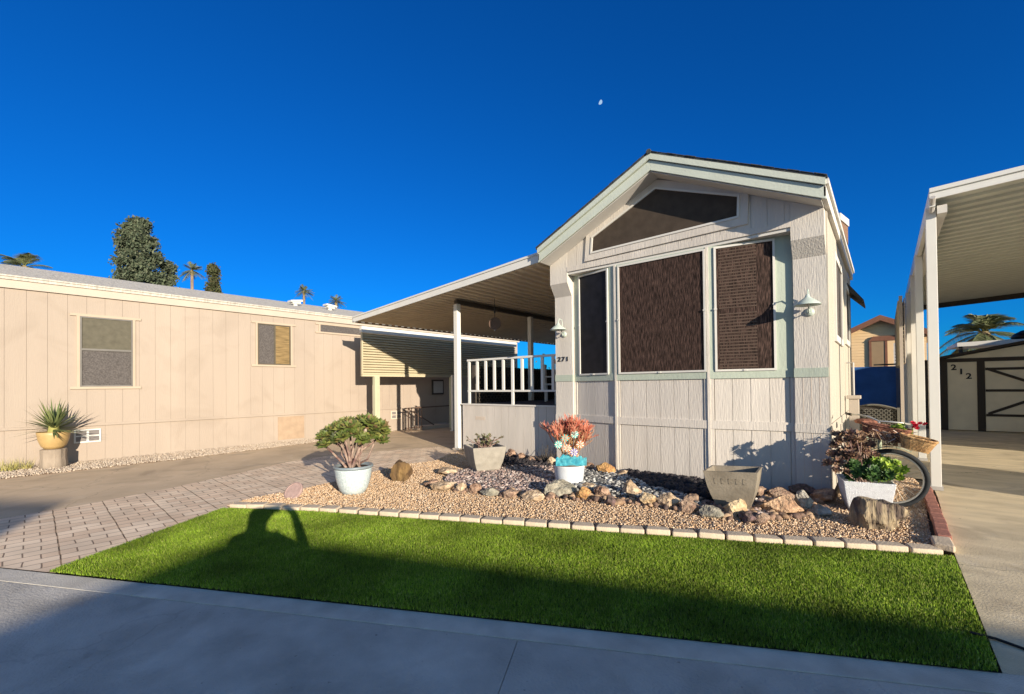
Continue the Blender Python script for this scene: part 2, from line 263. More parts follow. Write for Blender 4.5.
def grass_mat():
    m = bpy.data.materials.new('turf_blades'); m.use_nodes = True; n = m.node_tree.nodes; l = m.node_tree.links
    b = n['Principled BSDF']; b.inputs['Roughness'].default_value = 0.6; b.inputs['Specular IOR Level'].default_value = 0.2
    g = n.new('ShaderNodeNewGeometry'); cr = n.new('ShaderNodeValToRGB'); l.new(g.outputs['Random Per Island'], cr.inputs[0])
    cols = [(0.05, 0.105, 0.008), (0.24, 0.38, 0.025), (0.10, 0.18, 0.012), (0.33, 0.46, 0.04), (0.06, 0.12, 0.01), (0.40, 0.42, 0.12)]
    e = cr.color_ramp.elements
    while len(e) < len(cols): e.new(.5)
    for i, c in enumerate(cols): e[i].position = i/(len(cols)-1); e[i].color = (*c, 1)
    tc = n.new('ShaderNodeTexCoord'); nz = n.new('ShaderNodeTexNoise'); nz.inputs['Scale'].default_value = 1.6; nz.inputs['Detail'].default_value = 6; l.new(tc.outputs['Object'], nz.inputs['Vector'])
    mr = n.new('ShaderNodeMapRange'); mr.inputs[1].default_value = .35; mr.inputs[2].default_value = .65; mr.inputs[3].default_value = .6; mr.inputs[4].default_value = 1.25; l.new(nz.outputs[0], mr.inputs[0])
    h = n.new('ShaderNodeHueSaturation'); l.new(cr.outputs[0], h.inputs['Color']); l.new(mr.outputs[0], h.inputs['Value'])
    l.new(h.outputs[0], b.inputs['Base Color'])
    return m
M['turf'] = grass_mat()

# ------------------------------------------------------------------ mesh helpers
class MB:
    def __init__(s): s.v = []; s.f = []; s.T = Matrix()
    def add(s, vs, fs):
        o = len(s.v); s.v += [tuple(s.T @ Vector(p)) for p in vs]; s.f += [tuple(i+o for i in f) for f in fs]; return s
    def box(s, x0, x1, y0, y1, z0, z1):
        x0, x1 = sorted((x0, x1)); y0, y1 = sorted((y0, y1)); z0, z1 = sorted((z0, z1))
        return s.add([(x0, y0, z0), (x1, y0, z0), (x1, y1, z0), (x0, y1, z0), (x0, y0, z1), (x1, y0, z1), (x1, y1, z1), (x0, y1, z1)],
                     [(0, 3, 2, 1), (4, 5, 6, 7), (0, 1, 5, 4), (1, 2, 6, 5), (2, 3, 7, 6), (3, 0, 4, 7)])
    def hexa(s, lo, hi):          # two quads of 4 points
        return s.add(list(lo)+list(hi), [(0, 3, 2, 1), (4, 5, 6, 7), (0, 1, 5, 4), (1, 2, 6, 5), (2, 3, 7, 6), (3, 0, 4, 7)])
    def prism(s, poly, vec):      # polygon extruded by vec
        n = len(poly); v = Vector(vec)
        return s.add([tuple(p) for p in poly]+[tuple(Vector(p)+v) for p in poly],
                     [tuple(range(n))[::-1], tuple(range(n, 2*n))]+[(i, (i+1) % n, n+(i+1) % n, n+i) for i in range(n)])
    def bar(s, a, b, wd, th, up=(0, 0, 1)):
        a = Vector(a); b = Vector(b); d = (b-a).normalized(); u = Vector(up)
        sd = d.cross(u).normalized()*wd/2; u = sd.cross(d).normalized()*th/2
        return s.hexa([a-sd-u, a+sd-u, a+sd+u, a-sd+u], [b-sd-u, b+sd-u, b+sd+u, b-sd+u])
    def tube(s, pts, rad, n=8, cap=True):
        pts = [Vector(p) for p in pts]; k = len(pts)
        if not hasattr(rad, '__len__'): rad = [rad]*k
        vs = []; prev = None
        for i, p in enumerate(pts):
            d = (pts[min(i+1, k-1)]-pts[max(i-1, 0)]).normalized()
            a = prev if prev else (Vector((0, 0, 1)) if abs(d.z) < .9 else Vector((1, 0, 0)))
            x = d.cross(a)
            x = x.normalized() if x.length > 1e-6 else d.orthogonal().normalized()
            y = d.cross(x).normalized(); prev = -y if False else x.cross(d).normalized()
            for j in range(n):
                t = 2*PI*j/n; vs.append(tuple(p+(x*math.cos(t)+y*math.sin(t))*rad[i]))
        fs = [(i*n+j, i*n+(j+1) % n, (i+1)*n+(j+1) % n, (i+1)*n+j) for i in range(k-1) for j in range(n)]
        if cap: fs += [tuple(range(n))[::-1], tuple(range((k-1)*n, k*n))]
        return s.add(vs, fs)
    def lathe(s, prof, c=(0, 0, 0), n=32, sq=None):
        vs = []
        for r, z in prof:
            for j in range(n):
                t = 2*PI*j/n; vs.append((c[0]+r*math.cos(t), c[1]+r*math.sin(t), c[2]+z))
        k = len(prof)
        fs = [(i*n+j, i*n+(j+1) % n, (i+1)*n+(j+1) % n, (i+1)*n+j) for i in range(k-1) for j in range(n)]
        fs += [tuple(range(n))[::-1], tuple(range((k-1)*n, k*n))]
        return s.add(vs, fs)
    def build(s, name, mt, parent=None, smooth=False, bevel=0, label=None):
        off = Vector((0, 0, 0)); p = parent
        while p: off += p.location; p = p.parent
        me = bpy.data.meshes.new(name); me.from_pydata([tuple(Vector(v)-off) for v in s.v], [], s.f); me.update()
        mts = mt if isinstance(mt, list) else [mt]
        for x in mts: me.materials.append(M[x] if isinstance(x, str) else x)
        if smooth: me.polygons.foreach_set('use_smooth', [True]*len(me.polygons))
        o = bpy.data.objects.new(name, me); COL.objects.link(o)
        if parent: o.parent = parent
        if bevel:
            b = o.modifiers.new('bevel', 'BEVEL'); b.width = bevel; b.segments = 2; b.limit_method = 'ANGLE'
        if label: o['label'] = label
        return o
def np_mesh(name, V, F, mt, parent=None):
    """V (n,3) F (m,k) arrays, fast"""
    me = bpy.data.meshes.new(name); me.vertices.add(len(V)); me.vertices.foreach_set('co', V.astype(np.float32).ravel())
    k = F.shape[1]; me.loops.add(F.size); me.loops.foreach_set('vertex_index', F.astype(np.int32).ravel())
    me.polygons.add(len(F)); me.polygons.foreach_set('loop_start', np.arange(0, F.size, k, dtype=np.int32))
    me.update(calc_edges=True); me.materials.append(M[mt])
    o = bpy.data.objects.new(name, me); COL.objects.link(o)
    if parent: o.parent = parent
    return o
def tag(o, label=None, cat=None, group=None, kind=None):
    if label: o['label'] = label
    if cat: o['category'] = cat
    if group: o['group'] = group
    if kind: o['kind'] = kind
    return o
def thing(name, label, cat, loc=(0, 0, 0), group=None):
    o = bpy.data.objects.new(name, None); COL.objects.link(o); o.location = loc; o.empty_display_size = 0.2
    return tag(o, label, cat, group)
def copy_tree(o, parent=None):
    c = o.copy(); COL.objects.link(c)
    if parent: c.parent = parent
    for ch in list(o.children): copy_tree(ch, c)
    return c
def struct(o): o['kind'] = 'structure'; return o
def text(name, body, size, loc, rot, mt, parent=None, sx=1.0, ext=0.006):
    cu = bpy.data.curves.new(name, 'FONT'); cu.body = body; cu.size = size; cu.extrude = ext; cu.align_x = 'CENTER'; cu.space_character = 1.2; cu.offset = 0.001 if size < .15 else 0.006
    t = bpy.data.objects.new(name, cu); COL.objects.link(t)
    bpy.context.view_layer.update()
    me = bpy.data.meshes.new_from_object(t.evaluated_get(bpy.context.evaluated_depsgraph_get())); bpy.data.objects.remove(t)
    o = bpy.data.objects.new(name, me); COL.objects.link(o)
    me.transform(Matrix.Diagonal((sx, 1, 1, 1)))
    me.materials.clear(); me.materials.append(M[mt])
    off = Vector((0, 0, 0))
    if parent: off = parent.location
    o.parent = parent; o.location = Vector(loc)-off; o.rotation_euler = rot
    return o

# ------------------------------------------------------------------ ground
def sheet(name, poly, z, mt, th=None):
    mb = MB()
    if th: mb.prism([(x, y, z-th) for x, y in poly], (0, 0, th))
    else: mb.add([(x, y, z) for x, y in poly], [tuple(range(len(poly)))])
    return struct(mb.build(name, mt))
sheet('ground', [(-1500, -1500), (1500, -1500), (1500, 1500), (-1500, 1500)], -0.05, 'earth')
U = Vector((0.888, 0.460, 0)); N = Vector((0.460, -0.888, 0))      # street direction and the way towards the camera
A0 = Vector((0.4, 3.35, 0))                                         # lawn / gutter corner
def sp(u, n, z=0): p = A0+U*u+N*n; return (p.x, p.y, z)
g = MB()
for i in range(-11, 11):
    a = i*6.1 - 5.34; b = a+6.1-0.010
    g.prism([sp(a, .0, -.03), sp(b, .0, -.03), sp(b, .185, -.03), sp(a, .185, -.03)][::-1], (0, 0, .03+random.Random(i).uniform(-.002, .001)))
o = struct(g.build('gutter', 'gutter', bevel=.004))
g = MB()
rr = random.Random(5)
for j, (n0, n1) in enumerate([(0.195, 3.6), (3.61, 7.0), (7.01, 10.2)]):
    for i in range(-18, 18):
        a = i*4.1-2.45; b = a+4.1-0.004
        g.prism([sp(a, n0, -.035), sp(b, n0, -.035), sp(b, n1, -.035), sp(a, n1, -.035)][::-1], (0, 0, .033))
struct(g.build('street', 'street'))
g = MB(); g.prism([sp(-70, -.005, -.04), sp(70, -.005, -.04), sp(70, 10.2, -.04), sp(-70, 10.2, -.04)][::-1], (0, 0, .012)); struct(g.build('street_bed', 'joint'))
# far side of the street
g = MB(); g.prism([sp(-40, 10.25, -.04), sp(40, 10.25, -.04), sp(40, 30, -.04), sp(-40, 30, -.04)][::-1], (0, 0, .04)); struct(g.build('far_driveway', 'concwarm'))
def aline(x): return 3.35+(x-0.4)*0.518
# left driveway, gravel strip, pavers, right driveway
sheet('driveway', [(-11.75, aline(-11.75)), (-7.0, aline(-7.0)), (-6.3, 3.5), (-7.6, 7.2), (-4.9, 7.4), (-4.9, 22), (-13.0, 22), (-13.0, 9.1), (-12.3, 6.5), (-11.75, 3.0)], -.006, 'concwarm')
sheet('gravel_strip_bed', [(-13.1, -8), (-11.6, -8), (-11.7, 3.0), (-12.2, 6.5), (-12.8, 9.1), (-13.1, 9.1)], -.002, 'gravelbase')
sheet('paving', [(-7.95, aline(-7.95)), (-5.28, .42), (-6.36, 2.02), (-6.62, 2.6), (-6.62, 3.3), (-6.9, 4.0), (-7.1, 5.2), (-6.95, 5.9), (-7.45, 7.2), (-8.6, 7.4), (-9.0, 6.4), (-9.45, 4.9), (-9.35, 4.0), (-8.9, 3.1), (-8.39, 1.9), (-8.1, .84)], -.001, 'paver')
sheet('right_driveway', [(.44, aline(.44)), (9, aline(9)), (9, 30), (-0.45, 30), (-0.45, 9.3), (.50, 9.3), (.50, 8.0), (.44, 5.4)], -.004, 'concright')
bed = [(-6.46, 2.04), (-5.3, 2.78), (-4.33, 3.2), (.30, 5.36), (.38, 8.4), (.3, 9.3), (-0.45, 9.3), (-.5, 7.1), (-7.5, 7.35), (-7.4, 6.7), (-6.95, 5.9), (-7.1, 5.2), (-6.8, 4.0), (-6.6, 3.1), (-6.65, 2.4)]
sheet('planting_bed', bed, .012, 'gravelbase')

def inpoly(x, y, poly):
    c = np.zeros(x.shape, bool); n = len(poly)
    for i in range(n):
        x0, y0 = poly[i]; x1, y1 = poly[(i+1) % n]
        if y0 == y1: continue
        cnd = ((y0 > y) != (y1 > y)) & (x < (x1-x0)*(y-y0)/(y1-y0)+x0); c ^= cnd
    return c
def scatter(poly, n, seed):
    rg = np.random.default_rng(seed); P = np.array(poly); lo = P.min(0); hi = P.max(0); out = []
    tot = 0
    while tot < n:
        q = rg.uniform(lo, hi, (n*2, 2)); q = q[inpoly(q[:, 0], q[:, 1], poly)]; out.append(q); tot += len(q)
    return np.concatenate(out)[:n], rg
OCT = (np.array([(1, 0, 0), (-1, 0, 0), (0, 1, 0), (0, -1, 0), (0, 0, 1), (0, 0, -1)], float),
       np.array([(0, 2, 4), (2, 1, 4), (1, 3, 4), (3, 0, 4), (2, 0, 5), (1, 2, 5), (3, 1, 5), (0, 3, 5)]))
def ico(sub):
    bm = bmesh.new(); bmesh.ops.create_icosphere(bm, subdivisions=sub, radius=1)
    V = np.array([v.co[:] for v in bm.verts]); F = np.array([[v.index for v in f.verts] for f in bm.faces]); bm.free(); return V, F
def rots(rg, n):
    q = rg.normal(size=(n, 4)); q /= np.linalg.norm(q, axis=1)[:, None]; w_, x, y, z = q.T
    return np.stack([1-2*(y*y+z*z), 2*(x*y-z*w_), 2*(x*z+y*w_), 2*(x*y+z*w_), 1-2*(x*x+z*z), 2*(y*z-x*w_), 2*(x*z-y*w_), 2*(y*z+x*w_), 1-2*(x*x+y*y)], 1).reshape(n, 3, 3)
def chips(name, poly, n, smin, smax, z, mt, seed, base=OCT, jitter=.25, flat=.6, zj=.004):
    pts, rg = scatter(poly, n, seed); V0, F0 = base; k = len(V0)
    sc = rg.uniform(smin, smax, (n, 1, 1))*np.stack([rg.uniform(.7, 1.3, n), rg.uniform(.6, 1.1, n), rg.uniform(flat*.7, flat*1.2, n)], 1)[:, None, :]
    L = V0[None]*(1+rg.uniform(-jitter, jitter, (n, k, 1)))*sc
    if base is not OCT:
        a = rg.uniform(0, 2*PI, n); c, s_ = np.cos(a), np.sin(a); t = rg.normal(0, .25, n)
        Rm = np.zeros((n, 3, 3)); Rm[:, 0, 0] = c; Rm[:, 0, 1] = -s_; Rm[:, 1, 0] = s_; Rm[:, 1, 1] = c; Rm[:, 2, 2] = 1; Rm[:, 2, 0] = t
    else: Rm = rots(rg, n)
    W = np.einsum('nij,nkj->nki', Rm, L); W[:, :, :2] += pts[:, None, :]; W[:, :, 2] += z+rg.uniform(-zj, zj*2, n)[:, None]
    F = (F0[None]+np.arange(n)[:, None, None]*k).reshape(-1, 3)
    return np_mesh(name, W.reshape(-1, 3), F, mt)
o = chips('gravel', bed, 75000, .007, .0155, .016, 'graveltan', 1)
tag(o, 'tan and peach gravel chips covering the planting bed', 'gravel', kind='stuff')
o = chips('driveway_gravel', [(-13, -3), (-11.7, -3), (-11.65, 2.8), (-12.15, 6.5), (-12.75, 9.1), (-12.98, 9.1)], 16000, .011, .024, .006, 'gravelwhite', 2)
tag(o, 'pale gravel strip along the foot of the cream mobile home', 'gravel', kind='stuff')
ICO1 = ico(1); ICO2 = ico(2)
o = chips('river_pebbles', [(-5.35, 4.75), (-4.9, 4.45), (-4.0, 4.6), (-3.45, 5.1), (-3.9, 6.2), (-4.6, 6.6), (-5.2, 6.3), (-5.6, 5.6), (-5.75, 5.2)], 5600, .013, .029, .035, 'pebbles', 3, ICO2, .05, .6, .014)
tag(o, 'pink grey river pebbles heaped behind the rock border beside the square planter', 'pebbles', kind='stuff')
o = chips('grey_pebbles', [(-3.5, 5.2), (-2.6, 5.45), (-1.7, 5.5), (-1.75, 5.8), (-2.6, 6.1), (-3.3, 6.75), (-3.95, 6.75), (-3.9, 6.0)], 3600, .015, .034, .045, 'pebblegrey', 4, ICO2, .05, .65, .02)
tag(o, 'grey and white river pebbles right of the white enamel pot', 'pebbles', kind='stuff')
o = chips('pink_pebbles', [(-1.9, 5.35), (-1.15, 5.45), (-.8, 6.0), (-.9, 6.5), (-1.5, 6.3), (-1.9, 5.7)], 900, .016, .04, .035, 'pebbles', 14, ICO2, .05, .6, .012)
tag(o, 'pink brown pebbles around the tilted empty planter', 'pebbles', kind='stuff')
o = chips('lava_rock', [(-3.3, 6.8), (-2.6, 6.1), (-1.7, 5.85), (-1.3, 6.5), (-1.7, 6.8)], 1500, .03, .07, .045, 'lava', 5, ICO1, .25, .8, .03)
tag(o, 'black lava rock chunks heaped at the foot of the bay wall', 'lava rock', kind='stuff')
o = chips('dark_mulch', [(-6.6, 6.6), (-5.3, 6.1), (-4.3, 6.6), (-3.9, 6.85), (-4.9, 7.2), (-6.9, 7.2)], 900, .02, .05, .03, 'lava', 6, ICO1, .25, .8, .02)
tag(o, 'dark mulch chunks in front of the deck wall', 'mulch', kind='stuff')

o = chips('small_stones', [(-5.2, 4.25), (-4.4, 4.35), (-3.4, 4.75), (-2.4, 5.1), (-1.3, 5.25), (-.6, 5.85), (-.55, 6.5), (-1.2, 6.6), (-1.2, 5.7), (-2.4, 5.4), (-3.4, 5.05), (-4.4, 4.6), (-5.1, 4.6)], 420, .025, .06, .03, 'smallstone', 15, ICO2, .12, .7, .012)
tag(o, 'small brown stones packed between the larger border rocks', 'stones', kind='stuff')
# lawn
lawn = [(-5.325, .388), (-6.36, 1.97), (-5.3, 2.60), (-4.33, 3.05), (.425, 5.30), (.425, 3.352)]
sheet('lawn_base', lawn, .008, 'turfbase')
def turf(n, seed):
    pts, rg = scatter(lawn, n, seed); a = rg.uniform(0, 2*PI, n); h = rg.uniform(.014, .030, n); wd = rg.uniform(.002, .0042, n)
    lean = rg.uniform(0, .018, n); b = rg.uniform(0, 2*PI, n)
    V = np.zeros((n, 3, 3)); z0 = .006
    V[:, 0] = np.stack([pts[:, 0]-np.cos(a)*wd, pts[:, 1]-np.sin(a)*wd, np.full(n, z0)], 1)
    V[:, 1] = np.stack([pts[:, 0]+np.cos(a)*wd, pts[:, 1]+np.sin(a)*wd, np.full(n, z0)], 1)
    V[:, 2] = np.stack([pts[:, 0]+np.cos(b)*lean, pts[:, 1]+np.sin(b)*lean, z0+h], 1)
    return np_mesh('lawn_grass', V.reshape(-1, 3), np.arange(n*3).reshape(-1, 3), 'turf')
tag(turf(420000, 7), 'short green artificial turf between the street and the planting bed', 'grass', kind='stuff')

# edging blocks along the lawn
bl = MB(); bl.prism([(-.120, -.05, 0), (-.098, .07, 0), (.098, .07, 0), (.120, -.05, 0), (.116, -.07, 0), (-.116, -.07, 0)][::-1], (0, 0, .056))
ORD = 'first second third fourth fifth sixth seventh eighth ninth tenth eleventh twelfth thirteenth fourteenth fifteenth sixteenth seventeenth eighteenth nineteenth twentieth'.split()
ORD += ['twenty-'+a for a in ORD[:9]]+['thirtieth', 'thirty-first', 'thirty-second', 'thirty-third', 'thirty-fourth']
b0 = None
line = [(-6.42, 2.10), (-5.3, 2.70), (-4.33, 3.16), (.34, 5.38)]
segs = []; 
for (x0, y0), (x1, y1) in zip(line[:-1], line[1:]):
    L = math.hypot(x1-x0, y1-y0); k = max(1, round(L/.243))
    for i in range(k):
        t = (i+.5)/k; segs.append((x0+(x1-x0)*t, y0+(y1-y0)*t, math.atan2(y1-y0, x1-x0)))
rr = random.Random(3)
for i, (x, y, a) in enumerate(segs):
    if b0 is None: b0 = o = bl.build('edging_block', 'block', bevel=.012)
    else: o = b0.copy(); COL.objects.link(o)
    o.location = (x, y, rr.uniform(-.006, .004)); o.rotation_euler = (rr.uniform(-.03, .03), rr.uniform(-.02, .02), a+rr.uniform(-.05, .05))
    o.scale = (rr.uniform(.95, 1.0), rr.uniform(.9, 1.05), rr.uniform(.9, 1.1))
    tag(o, 'pale concrete edging block, %s from the left end of the row along the turf' % ORD[i], 'edging block', 'edging blocks along the lawn')
segs_last = o
tag(o, 'last pale edging block of the row, at the corner beside the right driveway', 'edging block', 'edging blocks along the lawn')
o['label'] = 'last pale edging block of the row, at the corner beside the right driveway'
o = b0.copy(); COL.objects.link(o); o.location = (.375, 5.60, 0); o.rotation_euler = (0, 0, R(92)); o.scale = (1.25, 1.0, 1.1)
tag(o, 'pale edging block turned along the right driveway at the end of the red bricks', 'edging block', 'edging blocks along the lawn')
rb = None
for i in range(11):
    y = 5.86+i*.232
    if rb is None:
        q = MB().box(-.05, .05, -.112, .112, 0, .07); rb = o = q.build('border_brick', 'redbrick', bevel=.006)
    else: o = rb.copy(); COL.objects.link(o)
    o.location = (.405+rr.uniform(-.006, .006), y, 0); o.rotation_euler = (0, 0, rr.uniform(-.04, .04))
    tag(o, 'red border brick beside the right driveway, %s back from the pale edging block' % ORD[i], 'brick', 'red bricks along the right driveway')

# ------------------------------------------------------------------ home 271
CX = -2.68
H = thing('park_model_home', 'grey white park model home with gable front, bay window and pale green trim', 'house', (CX, 7, 0))
XL, XR = -4.76, -.56
YF = 7.0; YG = 6.85; RS = 0.478    # roof slope
def zr(x, top=4.98): return top-abs(x-CX)*RS
g = MB(); g.box(XL+.03, XR-.02, 7.3, 12, 0, 3.6); g.box(XL+.03, -1.3, 12, 18, 0, 3.6); g.prism([(XL+.03, 7.3, 3.6), (XR-.02, 7.3, 3.6), (XR-.02, 7.3, 3.7), (CX, 7.3, 4.7), (XL+.03, 7.3, 3.7)], (0, 4.7, 0))
g.box(-4.39, -.93, 7.12, 7.3, 0, 3.6)
g.build('wall_core', 'siding', H)
# right side wall boards (faces +X)
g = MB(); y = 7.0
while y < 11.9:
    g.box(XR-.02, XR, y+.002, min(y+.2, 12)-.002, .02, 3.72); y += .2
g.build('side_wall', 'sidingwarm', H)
g = MB(); g.box(XR, XR+.018, 7.0, 7.09, .02, 3.7); g.box(XR+.0, XR+.016, 7.09, 12, .84, .95); g.box(XR+.0, XR+.016, 11.9, 12.01, .95, 3.7); g.build('side_trim', 'sidingwarm', H)
# corner columns
def column(x0, x1, lab):
    g = MB()
    g.box(x0, x1, YF, 7.3, .02, 3.14)
    g.hexa([(x0, YF, 3.14), (x1, YF, 3.14), (x1, 7.3, 3.14), (x0, 7.3, 3.14)], [(x0, YG, 3.36), (x1, YG, 3.36), (x1, 7.3, 3.36), (x0, 7.3, 3.36)])
    zt0, zt1 = zr(x0)-.265, zr(x1)-.265
    g.hexa([(x0, YG, 3.36), (x1, YG, 3.36), (x1, 7.3, 3.36), (x0, 7.3, 3.36)], [(x0, YG, zt0), (x1, YG, zt1), (x1, 7.3, zt1), (x0, 7.3, zt0)])
    c = g.build('corner_column', 'stucco', H, label=lab)
    MB().box(x0-.006, x1+.006, YF-.012, YF+.1, 1.57, 1.69).build('green_band', 'green', c)
    MB().box(x0-.006, x1+.006, YF-.012, YF+.1, .84, .955).build('column_rail', 'stucco', c)
    g = MB()
    for k in range(1, 4):
        if x1 > -1: g.box(x0+k*(x1-x0)/4-.003, x0+k*(x1-x0)/4+.003, YF-.002, YF+.01, .03, .84); g.box(x0+k*(x1-x0)/4-.003, x0+k*(x1-x0)/4+.003, YF-.002, YF+.01, .96, 1.57)
    if g.v: g.build('groove', 'ventsoft', c)
    return c
column(XL, XL+.37, 'left corner column carrying the house number')
column(XR-.365, XR, 'right corner column beside the driveway')
# gable wall with boards
g = MB(); x = XL+.37
while x < XR-.365:
    x1 = min(x+.2, XR-.365)
    a, b = x+.003, x1-.003
    if a < CX < b: g.prism([(a, YG+.004, 3.56), (b, YG+.004, 3.56), (b, YG+.004, zr(b)-.28), (CX, YG+.004, zr(CX)-.28), (a, YG+.004, zr(a)-.28)], (0, .02, 0))
    else: g.prism([(a, YG+.004, 3.56), (b, YG+.004, 3.56), (b, YG+.004, zr(b)-.28), (a, YG+.004, zr(a)-.28)], (0, .02, 0))
    x = x1
g.prism([(XL+.3, YG+.012, 3.56), (XR-.3, YG+.012, 3.56), (XR-.3, YG+.012, zr(XR-.3)-.26), (CX, YG+.012, zr(CX)-.26), (XL+.3, YG+.012, zr(XL+.3)-.26)], (0, .4, 0))
g.build('gable_wall', 'siding', H)
g = MB(); g.box(XL+.37, XR-.365, YG-.004, YG+.1, 3.545, 3.63); g.build('gable_trim', 'siding', H)
MB().box(XL+.37, XR-.365, YG+.02, 7.3, 3.50, 3.545).build('bay_soffit', 'trim', H)
# gable window
gw = [(-3.86, 3.80), (-3.84, 4.04), (-2.72, 4.56), (-1.55, 4.11), (-1.56, 3.84)]
def ring(mb, poly, off, y0, y1):
    c = Vector((sum(p[0] for p in poly)/len(poly), sum(p[1] for p in poly)/len(poly)))
    n = len(poly); out = []
    for i in range(n):
        p0, p1, p2 = Vector(poly[i-1]), Vector(poly[i]), Vector(poly[(i+1) % n])
        d1 = (p1-p0).normalized(); d2_ = (p2-p1).normalized(); n1 = Vector((-d1.y, d1.x)); n2 = Vector((-d2_.y, d2_.x))
        if n1.dot(p1-c) < 0: n1 = -n1
        if n2.dot(p1-c) < 0: n2 = -n2
        b = (n1+n2); out.append(p1+b*off/max(.35, (1+n1.dot(n2))))
    for i in range(n):
        j = (i+1) % n; a, b = poly[i], poly[j]; c_, d_ = out[j], out[i]
        mb.prism([(a[0], y0, a[1]), (b[0], y0, b[1]), (c_[0], y0, c_[1]), (d_[0], y0, d_[1])], (0, y1-y0, 0))
    return [(p.x, p.y) for p in out]
g = MB(); inner = ring(g, gw, .03, YG-.035, YG+.01); wf = g.build('gable_window', 'trim', H)
g = MB(); ring(g, inner, .11, YG-.022, YG+.008); g.build('window_casing', 'siding', wf)
g = MB(); g.prism([(x, YG-.015, z) for x, z in gw], (0, .02, 0)); g.build('window_screen', 'gablescreen', wf)
# bay panels
def panel(p0, p1, wx0, wx1, boards, scr, lab):
    p0 = Vector((*p0, 0)); p1 = Vector((*p1, 0)); d = (p1-p0); L = d.length; d.normalize()
    T = Matrix((d, Vector((-d.y, d.x, 0)), Vector((0, 0, 1)))).transposed().to_4x4(); T.translation = p0
    def mk(): q = MB(); q.T = T; return q
    g = mk(); g.box(0, L, .02, .10, .02, 3.5)
    for z0, z1 in ((.03, .845), (.955, 1.57)):
        xs = [0.075+i*(L-.15)/boards for i in range(boards+1)]
        for a, b in zip(xs[:-1], xs[1:]): g.box(a+.003, b-.003, .005, .03, z0, z1)
    pn = g.build('bay_panel', 'siding', H, label=lab)
    g = mk(); g.box(0.001, L-.001, -.016, .015, .84, .96)
    for a in (0.001, L-.066): g.box(a, a+.065, -.008, .018, .02, .84); g.box(a, a+.065, -.008, .018, .96, 1.57)
    g.build('panel_rail', 'siding', pn, bevel=.003)
    g = mk(); g.box(0.001, L-.001, -.018, .018, 1.57, 1.69); g.box(.001, wx0-.02, -.012, .018, 1.69, 3.5); g.box(wx1+.02, L-.001, -.012, .018, 1.69, 3.5)
    g.box(wx0-.02, wx1+.02, -.012, .018, 3.455, 3.5); g.build('green_casing', 'green', pn)
    g = mk(); z0, z1 = 1.70, 3.45; f = .028
    g.box(wx0-f, wx1+f, -.035, .0, z0-f, z0); g.box(wx0-f, wx1+f, -.035, .0, z1, z1+f); g.box(wx0-f, wx0, -.035, .0, z0, z1); g.box(wx1, wx1+f, -.035, .0, z0, z1)
    wf = g.build('window', 'trim', pn)
    g = mk(); g.box(wx0, wx1, -.016, .0, z0, z1); g.build('window_screen', scr, wf)
    for zz in (z0-.015, (z0+z1)/2):
        for xx in ((wx0+wx1)/2,) if zz < z0 else (wx0-.014, wx1+.014): mk().box(xx-.02, xx+.02, -.045, -.034, zz-.012, zz+.012).build('screen_clip', 'trim', wf)
    if scr == 'shadescreen' and False: pass
    if boards == 4 and p0.x > -2.5:
        g = mk(); z = z0+.02
        while z < z1-.02:
            if not (2.50 < z < 2.56): g.box(wx0+.03, wx0+(wx1-wx0)*.72, -.020, -.0165, z, z+.017)
            z += .045
        g.build('blind', 'blind', wf)
    # corner bead (white vertical strips beside the windows)
    g = mk(); g.box(-.018, .018, -.022, .0, .02, 3.5); g.build('corner_bead', 'siding', pn)
    return pn
panel((-4.39, 7.07), (-3.455, 6.87), .17, .79, 4, 'shadescreen', 'left angled bay panel in shade')
panel((-3.455, 6.87), (-1.98, 6.87), .085, 1.425, 6, 'darkscreen', 'centre bay panel with the widest window')
panel((-1.98, 6.87), (-.92, 7.07), .12, .83, 4, 'darkscreen', 'right angled bay panel in full sun with blinds showing')
# roof
ex0, ex1 = XL-.03, XR+.05
g = MB(); YB, YE = 6.52, 12.3
def slab(x0, x1, dz0, dz1, y0, y1, mb):
    mb.hexa([(x0, y0, zr(x0)+dz0), (x1, y0, zr(x1)+dz0), (x1, y1, zr(x1)+dz0), (x0, y1, zr(x0)+dz0)],
            [(x0, y0, zr(x0)+dz1), (x1, y0, zr(x1)+dz1), (x1, y1, zr(x1)+dz1), (x0, y1, zr(x0)+dz1)])
for a, b in ((ex0, CX), (CX, ex1)): slab(a, b, -.045, 0, YB+.02, YE, g)
rf = g.build('roof', 'soffit', H)
g = MB()
for a, b in ((ex0-.03, CX), (CX, ex1+.02)): slab(a, b, .001, .03, YB-.03, YE+.02, g)
yy = YB-.02
rs = random.Random(1)
for a, b in ((ex0-.03, CX), (CX, ex1+.02)):      # shingle tabs along the front edge
    n = 16
    for k in range(n):
        u0 = a+(b-a)*k/n; u1 = a+(b-a)*(k+1)/n; dz = rs.uniform(.004, .012)
        slab(u0+.003, u1-.003, .031, .031+dz, YB-.035-rs.uniform(0, .01), YB+.3, g)
g.tube([(CX, YB-.05, zr(CX)+.02), (CX, YE, zr(CX)+.02)], .04, 6)
g.build('shingles', 'shingle', rf)
g = MB()
for a, b in ((ex0, CX-.001), (CX+.001, ex1)):
    slab(a, b, -.245, -.0951, YB, YB+.03, g)
g.build('rake_board', 'greenrake', H, bevel=.003)
g = MB()
for a, b in ((ex0, CX-.001), (CX+.001, ex1)):
    slab(a, b, -.085, -.0005, YB-.03, YB+.018, g)
g.build('rake_moulding', 'greenrake', H)
g = MB()
for a, b in ((XL, CX), (CX, XR)): slab(a, b, -.262, -.25, YB+.03, YG+.01, g)
g.build('soffit', 'soffit', H)
